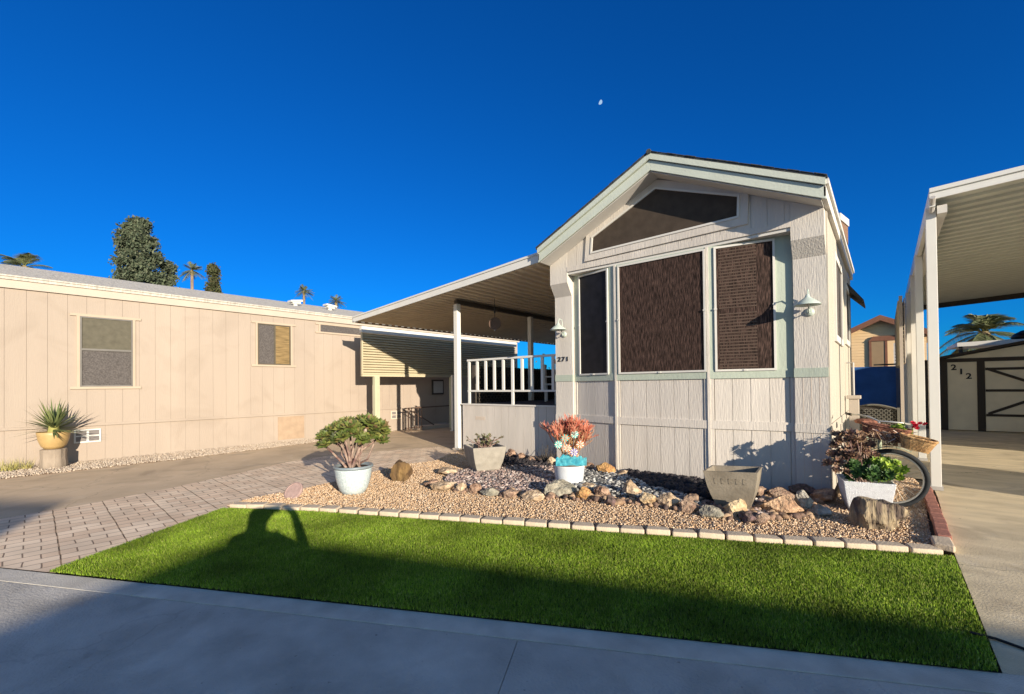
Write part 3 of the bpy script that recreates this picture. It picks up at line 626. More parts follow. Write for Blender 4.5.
g = MB(); g.box(ex1-.02, ex1, YB, YE, zr(ex1)-.21, zr(ex1)-.005); g.box(ex1, ex1+.03, YB-.01, YE, zr(ex1)-.07, zr(ex1)-.003); g.build('eave_fascia', 'trim', H)
MB().box(ex0, ex0+.02, YB, YE, zr(ex0)-.21, zr(ex0)-.005).build('eave_fascia', 'trim', H)
MB().box(XR, ex1-.02, YB+.03, YE, zr(ex1)-.21, zr(ex1)-.19).build('eave_soffit', 'soffit', H)
g = MB(); slab(ex0, CX, -.04, .03, 12.3, 18.1, g); slab(CX, -1.1, -.04, .03, 12.3, 18.1, g); g.build('rear_roof', 'shingle', H)
# raised loft section behind
def slab2(mb, x0, x1, top, sl, dz0, dz1, y0, y1):
    f = lambda x: top-abs(x-CX)*sl
    mb.hexa([(x0, y0, f(x0)+dz0), (x1, y0, f(x1)+dz0), (x1, y1, f(x1)+dz0), (x0, y1, f(x0)+dz0)], [(x0, y0, f(x0)+dz1), (x1, y0, f(x1)+dz1), (x1, y1, f(x1)+dz1), (x0, y1, f(x0)+dz1)])
g = MB(); g.box(-3.9, XR-.02, 9.55, 11.8, 3.7, 4.30); g.build('loft_wall', 'sidingwarm', H)
g = MB(); g.hexa([(-3.95, 9.45, 4.30), (XR+.0, 9.45, 4.30), (XR+.0, 11.9, 4.42), (-3.95, 11.9, 4.42)], [(-3.95, 9.45, 4.36), (XR+.0, 9.45, 4.36), (XR+.0, 11.9, 4.95), (-3.95, 11.9, 4.95)]); g.build('loft_roof', 'redshingle', H)
g = MB(); g.prism([(XR+.001, 9.42, 4.27), (XR+.001, 11.95, 4.82), (XR+.001, 11.95, 4.97), (XR+.001, 9.42, 4.38)], (.02, 0, 0)); g.build('loft_fascia', 'trim', H)
# side windows facing the driveway
for (y0, y1, z0, z1, lab) in ((8.15, 9.35, 2.2, 3.32, None), (10.4, 11.3, 2.3, 3.25, None)):
    g = MB(); x = XR
    g.box(x, x+.03, y0-.1, y1+.1, z1, z1+.1); g.box(x, x+.03, y0-.1, y1+.1, z0-.1, z0); g.box(x, x+.03, y0-.1, y0, z0, z1); g.box(x, x+.03, y1, y1+.1, z0, z1)
    wf = g.build('window', 'trim', H)
    MB().box(x, x+.012, y0, y1, z0, z1).build('window_screen', 'greyscreen', wf)
# eave piece further back, coloured dark like its underside
g = MB(); g.prism([(XR, 11.2, 3.5), (XR+.26, 11.2, 3.12), (XR+.26, 11.2, 3.06), (XR, 11.2, 3.34)], (0, 1.0, 0)); g.build('dark_eave', 'lattice', H)
# hose bib / pipe on side wall
g = MB(); g.tube([(XR+.02, 10.2, 1.85), (XR+.12, 10.2, 1.85), (XR+.12, 10.2, 1.2)], .018, 6); g.build('side_pipe', 'alum', H)
text('house_number', '271', .118, (-4.585, YF-.008, 1.945), (PI/2, 0, 0), 'numblack', H, sx=1.25)

# wall lamps
def lamp(loc, lab):
    t = thing('wall_lamp', lab, 'wall lamp', loc, 'wall lamps on the corner columns')
    x, y, z = loc
    g = MB(); g.T = Matrix.Translation(loc) @ Matrix.Rotation(R(90), 4, 'X'); g.lathe([(.055, 0), (.055, .012), (.03, .028), (.012, .03)], n=20); g.build('back_plate', 'lampgreen', t, smooth=True)
    g = MB(); pts = [(x, y-.02, z)]
    for k in range(11):
        a = -PI/2+PI*k/10*1.08
        pts.append((x-.01, y-.10-.085*math.cos(a)*.9-.01*k*.6, z+.15+.13*math.sin(a)))
    g.tube([(x, y-.015, z), (x, y-.07, z-.02), (x, y-.09, z+.05), (x, y-.06, z+.2), (x, y-.10, z+.27), (x, y-.17, z+.27), (x, y-.20, z+.21), (x, y-.20, z+.15)], .009, 8)
    g.build('gooseneck', 'lampgreen', t, smooth=True)
    g = MB(); c = (x, y-.20, z); prof = [(.005, .225), (.012, .21), (.018, .195), (.028, .18), (.035, .165), (.055, .15), (.09, .125), (.125, .098), (.147, .072), (.15, .065), (.142, .067), (.12, .09), (.06, .13), (.02, .14), (.001, .142)]
    g.lathe(prof, c, 32); g.build('lamp_shade', 'lampgreen', t, smooth=True)
    g = MB(); g.lathe([(.001, .14), (.02, .135), (.03, .09), (.026, .06), (.001, .045)], c, 12); g.build('bulb', 'trim', t, smooth=True)
    return t
lamp((-.745, YF, 2.42), 'pale green gooseneck wall lamp on the right corner column')
lamp((-4.56, YF, 2.44), 'pale green gooseneck wall lamp above the number on the left corner column')

# ------------------------------------------------------------------ deck, railing, awning
D = thing('deck', 'raised porch deck with grey white board skirting beside the home', 'deck', (-6.2, 7.3, 0))
g = MB(); x = -7.6
while x < -4.77:
    x1 = min(x+.2, -4.765); g.box(x+.003, x1-.003, 7.30, 7.325, .03, 1.07); x = x1
g.box(-7.6, -4.77, 7.315, 7.36, .03, 1.07)
g.build('skirting', 'siding', D)
MB().box(-7.62, -4.77, 7.28, 7.34, 1.07, 1.10).build('deck_edge', 'trim', D)
MB().box(-7.6, -4.75, 7.36, 13, .9, 1.085).build('deck_floor', 'decktop', D)
MB().box(-7.6, -7.56, 7.36, 13, .03, .9).build('side_skirting', 'siding', D)
g = MB()
for k in range(4): g.box(-7.18, -6.88, 7.294, 7.30, .80-k*.02, .812-k*.02)
g.build('skirting_vent', 'ventsoft', D)
RL = thing('porch_railing', 'white porch railing with slim square balusters', 'railing', (-6.2, 7.35, 1.09))
MB().box(-7.47, -4.77, 7.32, 7.38, 2.075, 2.12).build('top_rail', 'whitemetal', RL, bevel=.004)
MB().box(-7.47, -4.77, 7.335, 7.365, 1.37, 1.41).build('bottom_rail', 'whitemetal', RL, bevel=.004)
for i in range(11):
    x = -7.42+i*.262
    z0 = 1.09 if i in (0, 5, 10) else 1.41
    MB().box(x-.03, x+.03, 7.331, 7.369, z0, 2.075).build('rail_post' if i in (0, 5, 10) else 'baluster', 'whitemetal', RL, bevel=.003)
AW = thing('patio_awning', 'white flat metal patio awning on posts between the two homes', 'awning', (-7.75, 7.3, 0))
ay0, ay1 = 6.62, 16.5
def az(x): return 3.33+(x+11.15)*(3.80-3.33)/(11.15-4.9)
g = MB(); x = -11.12; k = 0
pts = []
while x < -4.84:
    x1 = x+.2
    g.hexa([(x, ay0+.03, az(x)), (x+.15, ay0+.03, az(x+.15)), (x+.15, ay1, az(x+.15)), (x, ay1, az(x))], [(x, ay0+.03, az(x)+.012), (x+.15, ay0+.03, az(x+.15)+.012), (x+.15, ay1, az(x+.15)+.012), (x, ay1, az(x)+.012)])
    g.hexa([(x+.15, ay0+.03, az(x+.15)+.0), (x+.2, ay0+.03, az(x+.2)+.0), (x+.2, ay1, az(x+.2)+.0), (x+.15, ay1, az(x+.15)+.0)], [(x+.15, ay0+.03, az(x+.15)+.04), (x+.2, ay0+.03, az(x+.2)+.04), (x+.2, ay1, az(x+.2)+.04), (x+.15, ay1, az(x+.15)+.04)])
    g.box(x+.145, x+.155, ay0+.03, ay1, az(x)-.035, az(x)+.01)
    x = x1
g.build('roof_pan', 'awnpan', AW)
g = MB(); g.hexa([(-11.2, ay0, az(-11.2)-.04), (-4.86, ay0, az(-4.86)-.04), (-4.86, ay0+.03, az(-4.86)-.04), (-11.2, ay0+.03, az(-11.2)-.04)],
                 [(-11.2, ay0, az(-11.2)+.10), (-4.86, ay0, az(-4.86)+.13), (-4.86, ay0+.03, az(-4.86)+.13), (-11.2, ay0+.03, az(-11.2)+.10)])
g.hexa([(-11.2, ay0-.02, az(-11.2)+.08), (-4.86, ay0-.02, az(-4.86)+.10), (-4.86, ay0, az(-4.86)+.10), (-11.2, ay0, az(-11.2)+.08)],
       [(-11.2, ay0-.02, az(-11.2)+.11), (-4.86, ay0-.02, az(-4.86)+.14), (-4.86, ay0, az(-4.86)+.14), (-11.2, ay0, az(-11.2)+.11)])
g.build('front_fascia', 'whitemetal', AW)
g = MB(); g.box(-11.22, -11.19, ay0, ay1, az(-11.2)-.04, az(-11.2)+.09); g.box(-11.19, -11.10, ay0, ay1, az(-11.2)-.05, az(-11.2)-.02); g.build('side_gutter', 'whitemetal', AW)
y = ay0+.1
while y < ay1: MB().box(-11.10, -11.02, y, y+.06, az(-11.1)-.06, az(-11.1)).build('gutter_bracket', 'brownmetal', AW); y += .22
MB().box(-7.80, -7.70, 7.25, 16.4, az(-7.75)-.14, az(-7.75)-.04).build('beam', 'lattice', AW)
for (x, y) in ((-7.76, 7.30), (-7.72, 10.1), (-7.72, 13.4)):
    p = MB().box(x-.06, x+.06, y-.06, y+.06, 0, az(x)-.14).build('post', 'whitemetal', AW, bevel=.006)
    MB().box(x-.10, x+.10, y-.10, y+.10, 0, .05).build('post_foot', 'creamtrim', p, bevel=.01)
# hanging ornament
t = thing('hanging_ornament', 'round brown filigree ornament hanging under the awning', 'ornament', (-7.1, 7.9, 2.98))
g = MB(); g.T = Matrix.Translation((-7.1, 7.9, 2.98)) @ Matrix.Rotation(R(30), 4, 'Z') @ Matrix.Rotation(R(90), 4, 'X')
for rad in (.135, .10, .07, .04): g.tube([(rad*math.cos(a*PI/12), rad*math.sin(a*PI/12), 0) for a in range(25)], .016, 6)
for k in range(12): a = k*PI/6; g.tube([(.02*math.cos(a), .02*math.sin(a), 0), (.125*math.cos(a+.5), .125*math.sin(a+.5), 0)], .013, 5)
g.lathe([(.12, -.003), (.12, .003)], n=24); g.build('disc', 'brownmetal', t)
g = MB(); g.tube([(-7.1, 7.9, 3.1), (-7.1, 7.9, 3.58)], .006, 5); g.lathe([(.01, 0), (.02, .03), (.02, .12), (.01, .15)], (-7.1, 7.9, 3.22), 8); g.build('hanging_chain', 'black', t)
g = MB(); g.lathe([(.004, 0), (.018, .02), (.004, .06)], (-7.1, 7.9, 2.80), 8); g.build('drop', 'trim', t)
# dark lattice screen on the deck's far side
t = thing('lattice_screen', 'dark diamond lattice screen along the shaded side of the porch', 'screen', (-8.2, 10, 0))
g = MB()
def latt(g, P, a0, a1, z0, z1, st=.085, th=.012, wdt=.022):
    L = a1-a0; hh = z1-z0
    k = -hh
    while k < L:
        s0 = max(k, 0); s1 = min(k+hh, L)
        if s1 > s0: g.bar(P(a0+s0, z0+(s0-k)), P(a0+s1, z0+(s1-k)), wdt, th, P.n); g.bar(P(a0+s0, z1-(s0-k)), P(a0+s1, z1-(s1-k)), wdt, th, P.n)
        k += st
class PY:
    n = (1, 0, 0)
    def __init__(s, x): s.x = x
    def __call__(s, a, z): return (s.x, a, z)
class PX:
    n = (0, 1, 0)
    def __init__(s, y): s.y = y
    def __call__(s, a, z): return (a, s.y, z)
latt(g, PY(-8.0), 8.2, 12.4, .02, 2.0, .13, .012, .03); g.build('lattice', 'lattice', t)
MB().box(-8.09, -8.05, 8.2, 12.4, .0, 2.0).build('backing', 'shadeback', t)
MB().box(-8.12, -8.02, 8.14, 8.2, 0, 2.03).build('screen_post', 'lattice', t)
# near-black sheet standing for the shade at the porch back, and furniture
t = thing('porch_shade', 'dark sheet standing for the shade at the back of the porch', 'screen', (-6.5, 13.1, 0))
MB().box(-8.0, -4.75, 13.0, 13.06, 1.085, 2.45).build('dark_sheet', 'shadeback', t)
MB().box(-8.0, -4.75, 12.96, 13.10, 2.45, 2.52).build('top_bar', 'lattice', t)
def chair(loc, rz, lab):
    x, y, z = 0, 0, 0
    t = thing('patio_chair', lab, 'chair', (0, 0, 0), 'patio chairs on the porch')
    MB().box(-.23, .23, -.23, .23, .42, .46).build('seat', 'trim', t, bevel=.01)
    g = MB()
    for k in range(6): g.box(-.21+k*.075, -.17+k*.075, .20, .225, .46, .92)
    g.box(-.23, .23, .195, .23, .88, .95); g.build('backrest', 'trim', t)
    for sx in (-1, 1):
        for sy in (-1, 1): MB().box(sx*.21-.02, sx*.21+.02, sy*.2-.02, sy*.2+.02, 0, .42).build('leg', 'trim', t)
        MB().box(sx*.23-.02, sx*.23+.02, -.22, .22, .62, .65).build('armrest', 'trim', t)
    t.location = loc; t.rotation_euler = (0, 0, rz); return t
chair((-5.35, 8.3, 1.085), R(200), 'pale slatted patio chair nearest the home on the porch')
chair((-6.6, 9.6, 1.085), R(120), 'pale slatted patio chair in the middle of the porch')
t = thing('patio_table', 'round pale patio table on the shaded porch', 'table', (-5.6, 9.6, 1.085))
g = MB(); g.lathe([(.45, .70), (.46, .715), (.45, .73)], (-5.6, 9.6, 1.085), 28); g.build('tabletop', 'alum', t)
g = MB(); g.lathe([(.2, 0), (.2, .02), (.03, .05), (.03, .7)], (-5.6, 9.6, 1.085), 14); g.build('pedestal', 'alum', t)

# ------------------------------------------------------------------ cream mobile home on the left
B = thing('mobile_home', 'long cream mobile home with grey roof across the left driveway', 'house', (-13, 6, 0))
WX = -13.0
g = MB(); g.box(-20, WX-.012, -4, 16, 0, 3.66); g.prism([(-20, -4, 3.66), (WX-.02, -4, 3.66), (-16.5, -4, 4.5)], (0, 20, 0)); g.build('wall_core', 'cream', B)
g = MB(); y = -4.0; rr = random.Random(9)
while y < 15.9:
    d = .29; g.box(WX-.012, WX, y+.0018, min(y+d, 16)-.0018, .80, 3.5)
    g.box(WX-.010, WX-.004, y+.0018, min(y+d, 16)-.0018, .0, .75); y += d
g.build('siding', 'cream', B)
g = MB(); g.box(WX-.01, WX+.03, -4, 16, .745, .80); g.build('skirt_rail', 'cream', B)
g = MB(); g.box(WX-.01, WX+.05, -4.1, 16.1, 3.50, 3.705); g.build('eave_trim', 'creamtrim', B)
g = MB(); g.box(WX+.05, WX+.08, -4.15, 16.15, 3.66, 3.72)
g.hexa([(-16.5, -4.15, 4.57), (WX+.10, -4.15, 3.715), (WX+.10, 16.15, 3.715), (-16.5, 16.15, 4.57)], [(-16.5, -4.15, 4.61), (WX+.10, -4.15, 3.745), (WX+.10, 16.15, 3.745), (-16.5, 16.15, 4.61)])
g.hexa([(-20.1, -4.15, 3.715), (-16.5, -4.15, 4.57), (-16.5, 16.15, 4.57), (-20.1, 16.15, 3.715)], [(-20.1, -4.15, 3.745), (-16.5, -4.15, 4.61), (-16.5, 16.15, 4.61), (-20.1, 16.15, 3.745)])
rf = g.build('roof', 'greyroof', B)
for y, k in ((6.75, 0), (7.95, 1), (12.4, 0)):
    zb = 3.73+(-13-(-14.9))*.247
    g = MB(); g.lathe([(.07, -.05), (.07, .13), (.05, .14)], (-14.9, y, zb), 12)
    g.T = Matrix.Translation((-14.9, y, zb+.16)) @ Matrix.Rotation(R(8-k*14), 4, 'X'); g.box(-.14, .14, -.19, .19, -.02, .035); g.box(-.1, .1, -.13, .13, -.08, -.03)
    g.build('roof_vent', 'whitemetal', rf)
def lwin(y0, y1, z0, z1, name='window'):
    g = MB(); x = WX
    e = .05
    g.box(x, x+.03, y0-e-.10, y1+e+.10, z1, z1+.05); g.box(x, x+.03, y0-e-.1, y1+e+.10, z0-.05, z0); g.box(x, x+.028, y0-e, y0, z0, z1); g.box(x, x+.028, y1, y1+e, z0, z1)
    return g.build(name, 'wintrim', B)
wn = lwin(1.40, 2.26, 1.58, 3.07)
g = MB(); x = WX
for a in ((1.40, 1.43), (2.235, 2.26)): g.box(x+.002, x+.035, a[0], a[1], 1.58, 3.07)
g.box(x+.002, x+.035, 1.43, 2.235, 2.35, 2.39); g.box(x+.002, x+.03, 1.43, 2.235, 3.04, 3.07); g.box(x+.002, x+.03, 1.43, 2.235, 1.58, 1.61); g.build('window_frame', 'winframegrey', wn)
g = MB(); z = 2.40
while z < 3.03: g.add([(x+.006, 1.43, z), (x+.006, 2.235, z), (x+.014, 2.235, z+.024), (x+.014, 1.43, z+.024)], [(0, 1, 2, 3)]); z += .028
g.box(x+.001, x+.004, 1.43, 2.235, 2.39, 3.04)
g.build('blind', 'oliveblind', wn)
MB().box(x+.002, x+.012, 1.43, 2.235, 1.61, 2.35).build('insect_screen', 'greyscreen', wn)
wn = lwin(4.87, 5.74, 2.15, 3.27)
g = MB()
for a in ((4.87, 4.90), (5.29, 5.33), (5.71, 5.74)): g.box(x+.002, x+.035, a[0], a[1], 2.15, 3.27)
g.box(x+.002, x+.03, 4.9, 5.71, 2.15, 2.18); g.box(x+.002, x+.03, 4.9, 5.71, 3.24, 3.27); g.build('window_frame', 'winframe', wn)
MB().box(x+.002, x+.012, 4.90, 5.29, 2.18, 3.24).build('insect_screen', 'greyscreen', wn)
MB().box(x+.002, x+.010, 5.33, 5.71, 2.18, 3.24).build('curtain', 'yellowcurtain', wn)
wn = lwin(6.62, 8.0, 3.19, 3.40, 'transom_window')
MB().box(x+.002, x+.012, 6.62, 8.0, 3.19, 3.40).build('insect_screen', 'greyscreen', wn)
MB().box(x-.003, x+.014, 5.39, 6.12, .06, .70).build('access_hatch', 'hatch', B, bevel=.004)
for (y0, lab) in ((1.31, None), (9.1, None)):
    g = MB(); g.box(x, x+.02, y0, y0+.42, .40, .68); vn = g.build('foundation_vent', 'whitemetal' if y0 < 5 else 'ventsoft', B)
    g = MB()
    for i in range(2):
        for j in range(2): g.box(x+.02, x+.024, y0+.03+i*.2, y0+.19+i*.2, .43+j*.125, .53+j*.125)
    g.build('grille', 'ventdark', vn)
g = MB(); g.box(x, x+.05, 10.9, 11.45, 1.2, 1.76); bx = g.build('electrical_box', 'lattice', B); MB().box(x+.05, x+.06, 10.95, 11.40, 1.26, 1.70).build('box_cover', 'alum', bx)
g = MB(); g.box(x, x+.02, 12.3, 13.2, .3, 2.4); g.build('door', 'creamtrim', B)

# louvred sun panel with posts
t = thing('sun_screen', 'pale yellow louvred sun panel on a post beside the cream home', 'sun panel', (-12, 10, 0))
g = MB(); z = 1.88
while z < 3.10:
    g.hexa([(-12.03, 7.40, z), (-11.97, 7.40, z+.01), (-11.97, 14.6, z+.01), (-12.03, 14.6, z)], [(-12.05, 7.40, z+.06), (-12.015, 7.40, z+.065), (-12.015, 14.6, z+.065), (-12.05, 14.6, z+.06)]); z += .078
g.box(-12.06, -12.05, 7.4, 14.6, 1.88, 3.14)
g.build('slats', 'louvre', t)
g = MB(); g.box(-12.04, -11.96, 7.38, 14.62, 1.83, 1.885); g.box(-12.04, -11.96, 7.38, 7.41, 1.88, 3.14); g.build('panel_frame', 'louvre', t)
MB().box(-12.06, -11.94, 7.36, 14.64, 3.145, 3.33).build('header', 'whitemetal', t)
for y in (7.87, 11.0, 14.2):
    g = MB(); g.box(-12.05, -11.93, y-.085, y+.085, 0, 1.83)
    for k in (-.05, 0, .05): g.box(-11.93, -11.915, y+k-.012, y+k+.012, 0, 1.83)
    g.build('post', 'louvrepost', t)
g = MB(); g.hexa([(-12.1, 7.3, 3.14), (-11.9, 7.3, 3.14), (-11.9, 14.6, 3.14), (-12.1, 14.6, 3.14)], [(-13.0, 7.3, 3.46), (-12.9, 7.3, 3.50), (-12.9, 14.6, 3.50), (-13.0, 14.6, 3.46)])
g.build('rafter', 'louvre', t) if False else None
t = thing('step_railing', 'low brown metal step railing against the cream home', 'railing', (-12.35, 10, 0))
g = MB(); g.tube([(-12.3, 9.15, .78), (-12.3, 11.3, .80)], .022, 6); g.tube([(-12.3, 9.15, .12), (-12.3, 9.9, .12)], .018, 6); g.tube([(-12.3, 9.3, .75), (-12.3, 10.4, .15)], .02, 6); g.build('rail', 'brownmetal', t)
for k in range(6): MB().tube([(-12.3, 9.15+k*.14, .0), (-12.3, 9.15+k*.14, .78)], .013, 6).build('baluster', 'brownmetal', t)
MB().box(-12.95, -12.35, 9.9, 11.5, 0, .12).build('step', 'creamtrim', t)
t = thing('gate_post', 'slim white post standing in the shade beside the porch lattice', 'post', (-11.2, 10.3, 0))
MB().box(-11.24, -11.16, 10.26, 10.34, 0, 1.88).build('shaft', 'whitemetal', t); MB().box(-11.27, -11.13, 10.23, 10.37, 0, .03).build('foot_plate', 'whitemetal', t)

# buildings seen through the porch gap
t = thing('far_home', 'distant white roofed home seen beyond the porch', 'house', (-22, 42, 0))
MB().box(-24, -18, 44, 54, 0, 4.2).build('wall', 'farwhite', t); MB().box(-24.3, -17.7, 43.7, 54.3, 4.2, 4.5).build('roof', 'farwhite', t)

# ------------------------------------------------------------------ right carport, shed and things beyond
t = thing('carport', 'white flat metal carport roof on posts over the right driveway', 'carport', (2.5, 12, 0))
CZ = 3.95
def cz(x): return CZ+.02+(x-.5)*.045
def sbox(g, x0, x1, y0, y1, a, b):
    g.hexa([(x0, y0, cz(x0)+a), (x1, y0, cz(x1)+a), (x1, y1, cz(x1)+a), (x0, y1, cz(x0)+a)], [(x0, y0, cz(x0)+b), (x1, y0, cz(x1)+b), (x1, y1, cz(x1)+b), (x0, y1, cz(x0)+b)])
g = MB(); y = 8.33
while y < 19.8:
    sbox(g, .56, 6.4, y, y+.26, .02, .03); sbox(g, .56, 6.4, y+.26, y+.30, -.02, .02); sbox(g, .56, 6.4, y+.255, y+.305, .03, .04); y += .30
g.build('roof_pan', 'awnpan2', t)
g = MB(); sbox(g, .5, 6.45, 8.30, 8.33, -.01, .13); sbox(g, .5, 6.45, 8.275, 8.30, .085, .14); sbox(g, .5, 6.45, 8.285, 8.30, -.015, .02); g.box(.5, .56, 8.33, 19.9, CZ-.08, CZ+.15); g.build('fascia', 'whitemetal', t)
g = MB(); g.tube([(.53, 8.24, CZ+.02), (.53, 8.36, CZ-.05), (.53, 8.44, CZ-.12)], .03, 8); g.build('downspout_elbow', 'alum', t)
MB().box(.58, .68, 8.4, 19.8, CZ-.17, CZ-.06).build('beam', 'soffit', t)
g = MB(); sbox(g, .6, 6.4, 19.72, 19.82, -.17, .019); g.build('rear_beam', 'lattice', t)
for y in (8.52, 11.5, 13.6, 16.2, 19.0):
    p = MB().box(.465, .575, y-.055, y+.055, .04, CZ-.05).build('post', 'whitemetal', t, bevel=.005)
    MB().box(.45, .59, y-.075, y+.075, 0, .05).build('post_foot', 'alum', p)
for x in (6.2,):
    for y in (8.5, 19.5): MB().box(x-.05, x+.05, y-.05, y+.05, 0, CZ-.05).build('post', 'whitemetal', t)
t = thing('louvre_screen', 'pale louvred screen hanging behind the row of carport posts', 'screen', (.3, 15, 0))
g = MB(); z = 1.9
while z < 3.3: g.hexa([(.30, 13.2, z), (.34, 13.2, z), (.34, 18, z), (.30, 18, z)], [(.24, 13.2, z+.05), (.28, 13.2, z+.05), (.28, 18, z+.05), (.24, 18, z+.05)]); z += .09
g.build('louvre_slats', 'louvre', t)
g = MB(); g.box(.26, .32, 13.15, 13.2, .0, 3.4); g.box(.345, .36, 13.2, 18, 1.9, 3.35); g.build('frame', 'creamtrim', t)

t = thing('garden_shed', 'cream shed with dark trim and cross braced barn door under the carport', 'shed', (3.6, 19, 0))
SY = 19.0
g = MB(); g.box(1.32, 5.9, SY, SY+2.4, .02, 2.15); g.prism([(1.32, SY, 2.15), (5.9, SY, 2.15), (3.6, SY, 2.62)], (0, 2.4, 0)); g.build('wall', 'shedwall', t)
g = MB(); e = .09
g.box(1.30, 1.30+.16, SY-.03, SY, .0, 2.15); g.box(2.09, 2.09+.16, SY-.03, SY, .0, 2.15); g.box(5.0, 5.16, SY-.03, SY, 0, 2.15); g.box(1.30, 5.9, SY-.028, SY, 2.06, 2.17)
g.build('corner_trim', 'shedtrim', t)
g = MB(); g.hexa([(1.1, SY-.15, 2.12), (3.6, SY-.15, 2.66), (3.6, SY+2.5, 2.66), (1.1, SY+2.5, 2.12)], [(1.1, SY-.15, 2.20), (3.6, SY-.15, 2.74), (3.6, SY+2.5, 2.74), (1.1, SY+2.5, 2.20)])
g.hexa([(3.6, SY-.15, 2.66), (6.1, SY-.15, 2.12), (6.1, SY+2.5, 2.12), (3.6, SY+2.5, 2.66)], [(3.6, SY-.15, 2.74), (6.1, SY-.15, 2.20), (6.1, SY+2.5, 2.20), (3.6, SY+2.5, 2.74)])
g.build('roof', 'shedtrim', t)
g = MB(); g.box(2.26, 4.98, SY-.02, SY-.002, .08, 2.05); dr = g.build('barn_door', 'shedwall', t)
g = MB()
for z in (.45, 1.17, 1.80): g.box(2.26, 4.98, SY-.045, SY-.02, z, z+.07)
g.box(3.58, 3.66, SY-.044, SY-.02, .08, 2.0)
for sx in (0, 1):
    a, b = (2.3, 3.6) if sx == 0 else (4.9, 3.6)
    g.bar((a, SY-.035, .5), (b, SY-.035, 1.15), .07, .026, (0, 1, 0)) if False else None
    g.add([(a, SY-.05, .48), (b, SY-.05, 1.14), (b, SY-.05, 1.22), (a, SY-.05, .56), (a, SY-.022, .48), (b, SY-.022, 1.14), (b, SY-.022, 1.22), (a, SY-.022, .56)], [(0, 1, 2, 3), (4, 7, 6, 5), (0, 4, 5, 1), (3, 2, 6, 7)])
    g.add([(a, SY-.05, 1.80), (b, SY-.05, 1.16), (b, SY-.05, 1.24), (a, SY-.05, 1.88), (a, SY-.022, 1.80), (b, SY-.022, 1.16), (b, SY-.022, 1.24), (a, SY-.022, 1.88)], [(0, 1, 2, 3), (4, 7, 6, 5), (0, 4, 5, 1), (3, 2, 6, 7)])
g.build('cross_brace', 'shedtrim', dr)
for ch, x, z in (('2', 1.60, 1.83), ('1', 1.76, 1.70), ('2', 1.92, 1.56)):
    text('house_digit', ch, .23, (x, SY-.012, z), (PI/2, 0, 0), 'numblack', t, sx=1.1)
# dark wall beside the shed, white metal canopy behind, dark cap-like thing on its roof
t = thing('side_fence', 'dark shaded fence panel left of the shed', 'fence', (.9, 19.2, 0)); MB().box(.62, 1.28, 19.2, 19.26, 0, 2.1).build('boards', 'lattice', t); MB().box(.60, 1.30, 19.17, 19.29, 2.1, 2.16).build('cap', 'lattice', t)
t = thing('flat_canopy', 'white flat canopy roof behind the shed', 'canopy', (4, 23, 0)); MB().hexa([(2.0, 22.5, 2.72), (7.5, 22.5, 2.72), (7.5, 26, 2.8), (2.0, 26, 2.8)], [(2.0, 22.5, 2.86), (7.5, 22.5, 3.0), (7.5, 26, 3.0), (2.0, 26, 2.9)]).build('roof', 'whitemetal', t)
for x in (2.1, 7.3): MB().box(x-.05, x+.05, 22.6, 22.7, 0, 2.78).build('post', 'lattice', t)
t = thing('roof_cap', 'dark round cover standing on the shed roof', 'dish', (3.2, 19.6, 2.6))
g = MB(); g.lathe([(.02, .3), (.2, .27), (.36, .17), (.42, .08), (.40, .05), (.1, .05)], (3.25, 19.4, 2.66), 20); g.build('cover', 'black', t, smooth=True); g = MB(); g.lathe([(.03, 0), (.03, .16)], (3.25, 19.4, 2.58), 8); g.build('stand', 'black', t)

# lattice panel, blue fence and cream gate post in the gap
t = thing('lattice_fence', 'low dark diamond lattice panel with an arched top in the side yard', 'fence', (-.2, 13.5, 0))
g = MB(); latt(g, PX(13.5), -.62, .18, .05, .86, .09, .012, .02); g.build('lattice', 'latticegrey', t)
g = MB(); pts = [(-.65+.87*k/12, 13.48, .86+.10*math.sin(PI*k/12)) for k in range(13)]; g.tube(pts, .022, 6); g.box(-.68, -.63, 13.46, 13.52, 0, .9); g.box(.2, .25, 13.46, 13.52, 0, .9); g.build('frame', 'latticegrey', t)
MB().prism([(-.64, 13.54, .02), (.21, 13.54, .02), (.21, 13.54, .87), (-.21, 13.54, .95), (-.64, 13.54, .87)], (0, .02, 0)).build('backing', 'lattice', t)
t = thing('blue_fence', 'bright blue privacy panel across the side yard', 'fence', (-.2, 20, 0))
MB().box(-1.3, .28, 20, 20.05, 0, 2.02).build('panel', 'bluewall', t); MB().box(.28, .62, 19.97, 20.05, 0, 2.10).build('end_panel', 'bluegrey', t); MB().box(-.3, .6, 19.98, 20.07, 2.06, 2.11).build('top_cap', 'lattice', t)
t = thing('gate_post', 'short cream post with a cap against the side wall of the home', 'post', (-.42, 10, 0))
MB().box(-.50, -.36, 9.95, 10.09, 0, 1.2).build('shaft', 'creamtrim', t, bevel=.005); MB().box(-.53, -.33, 9.92, 10.12, 1.2, 1.26).build('cap', 'creamtrim', t, bevel=.008)

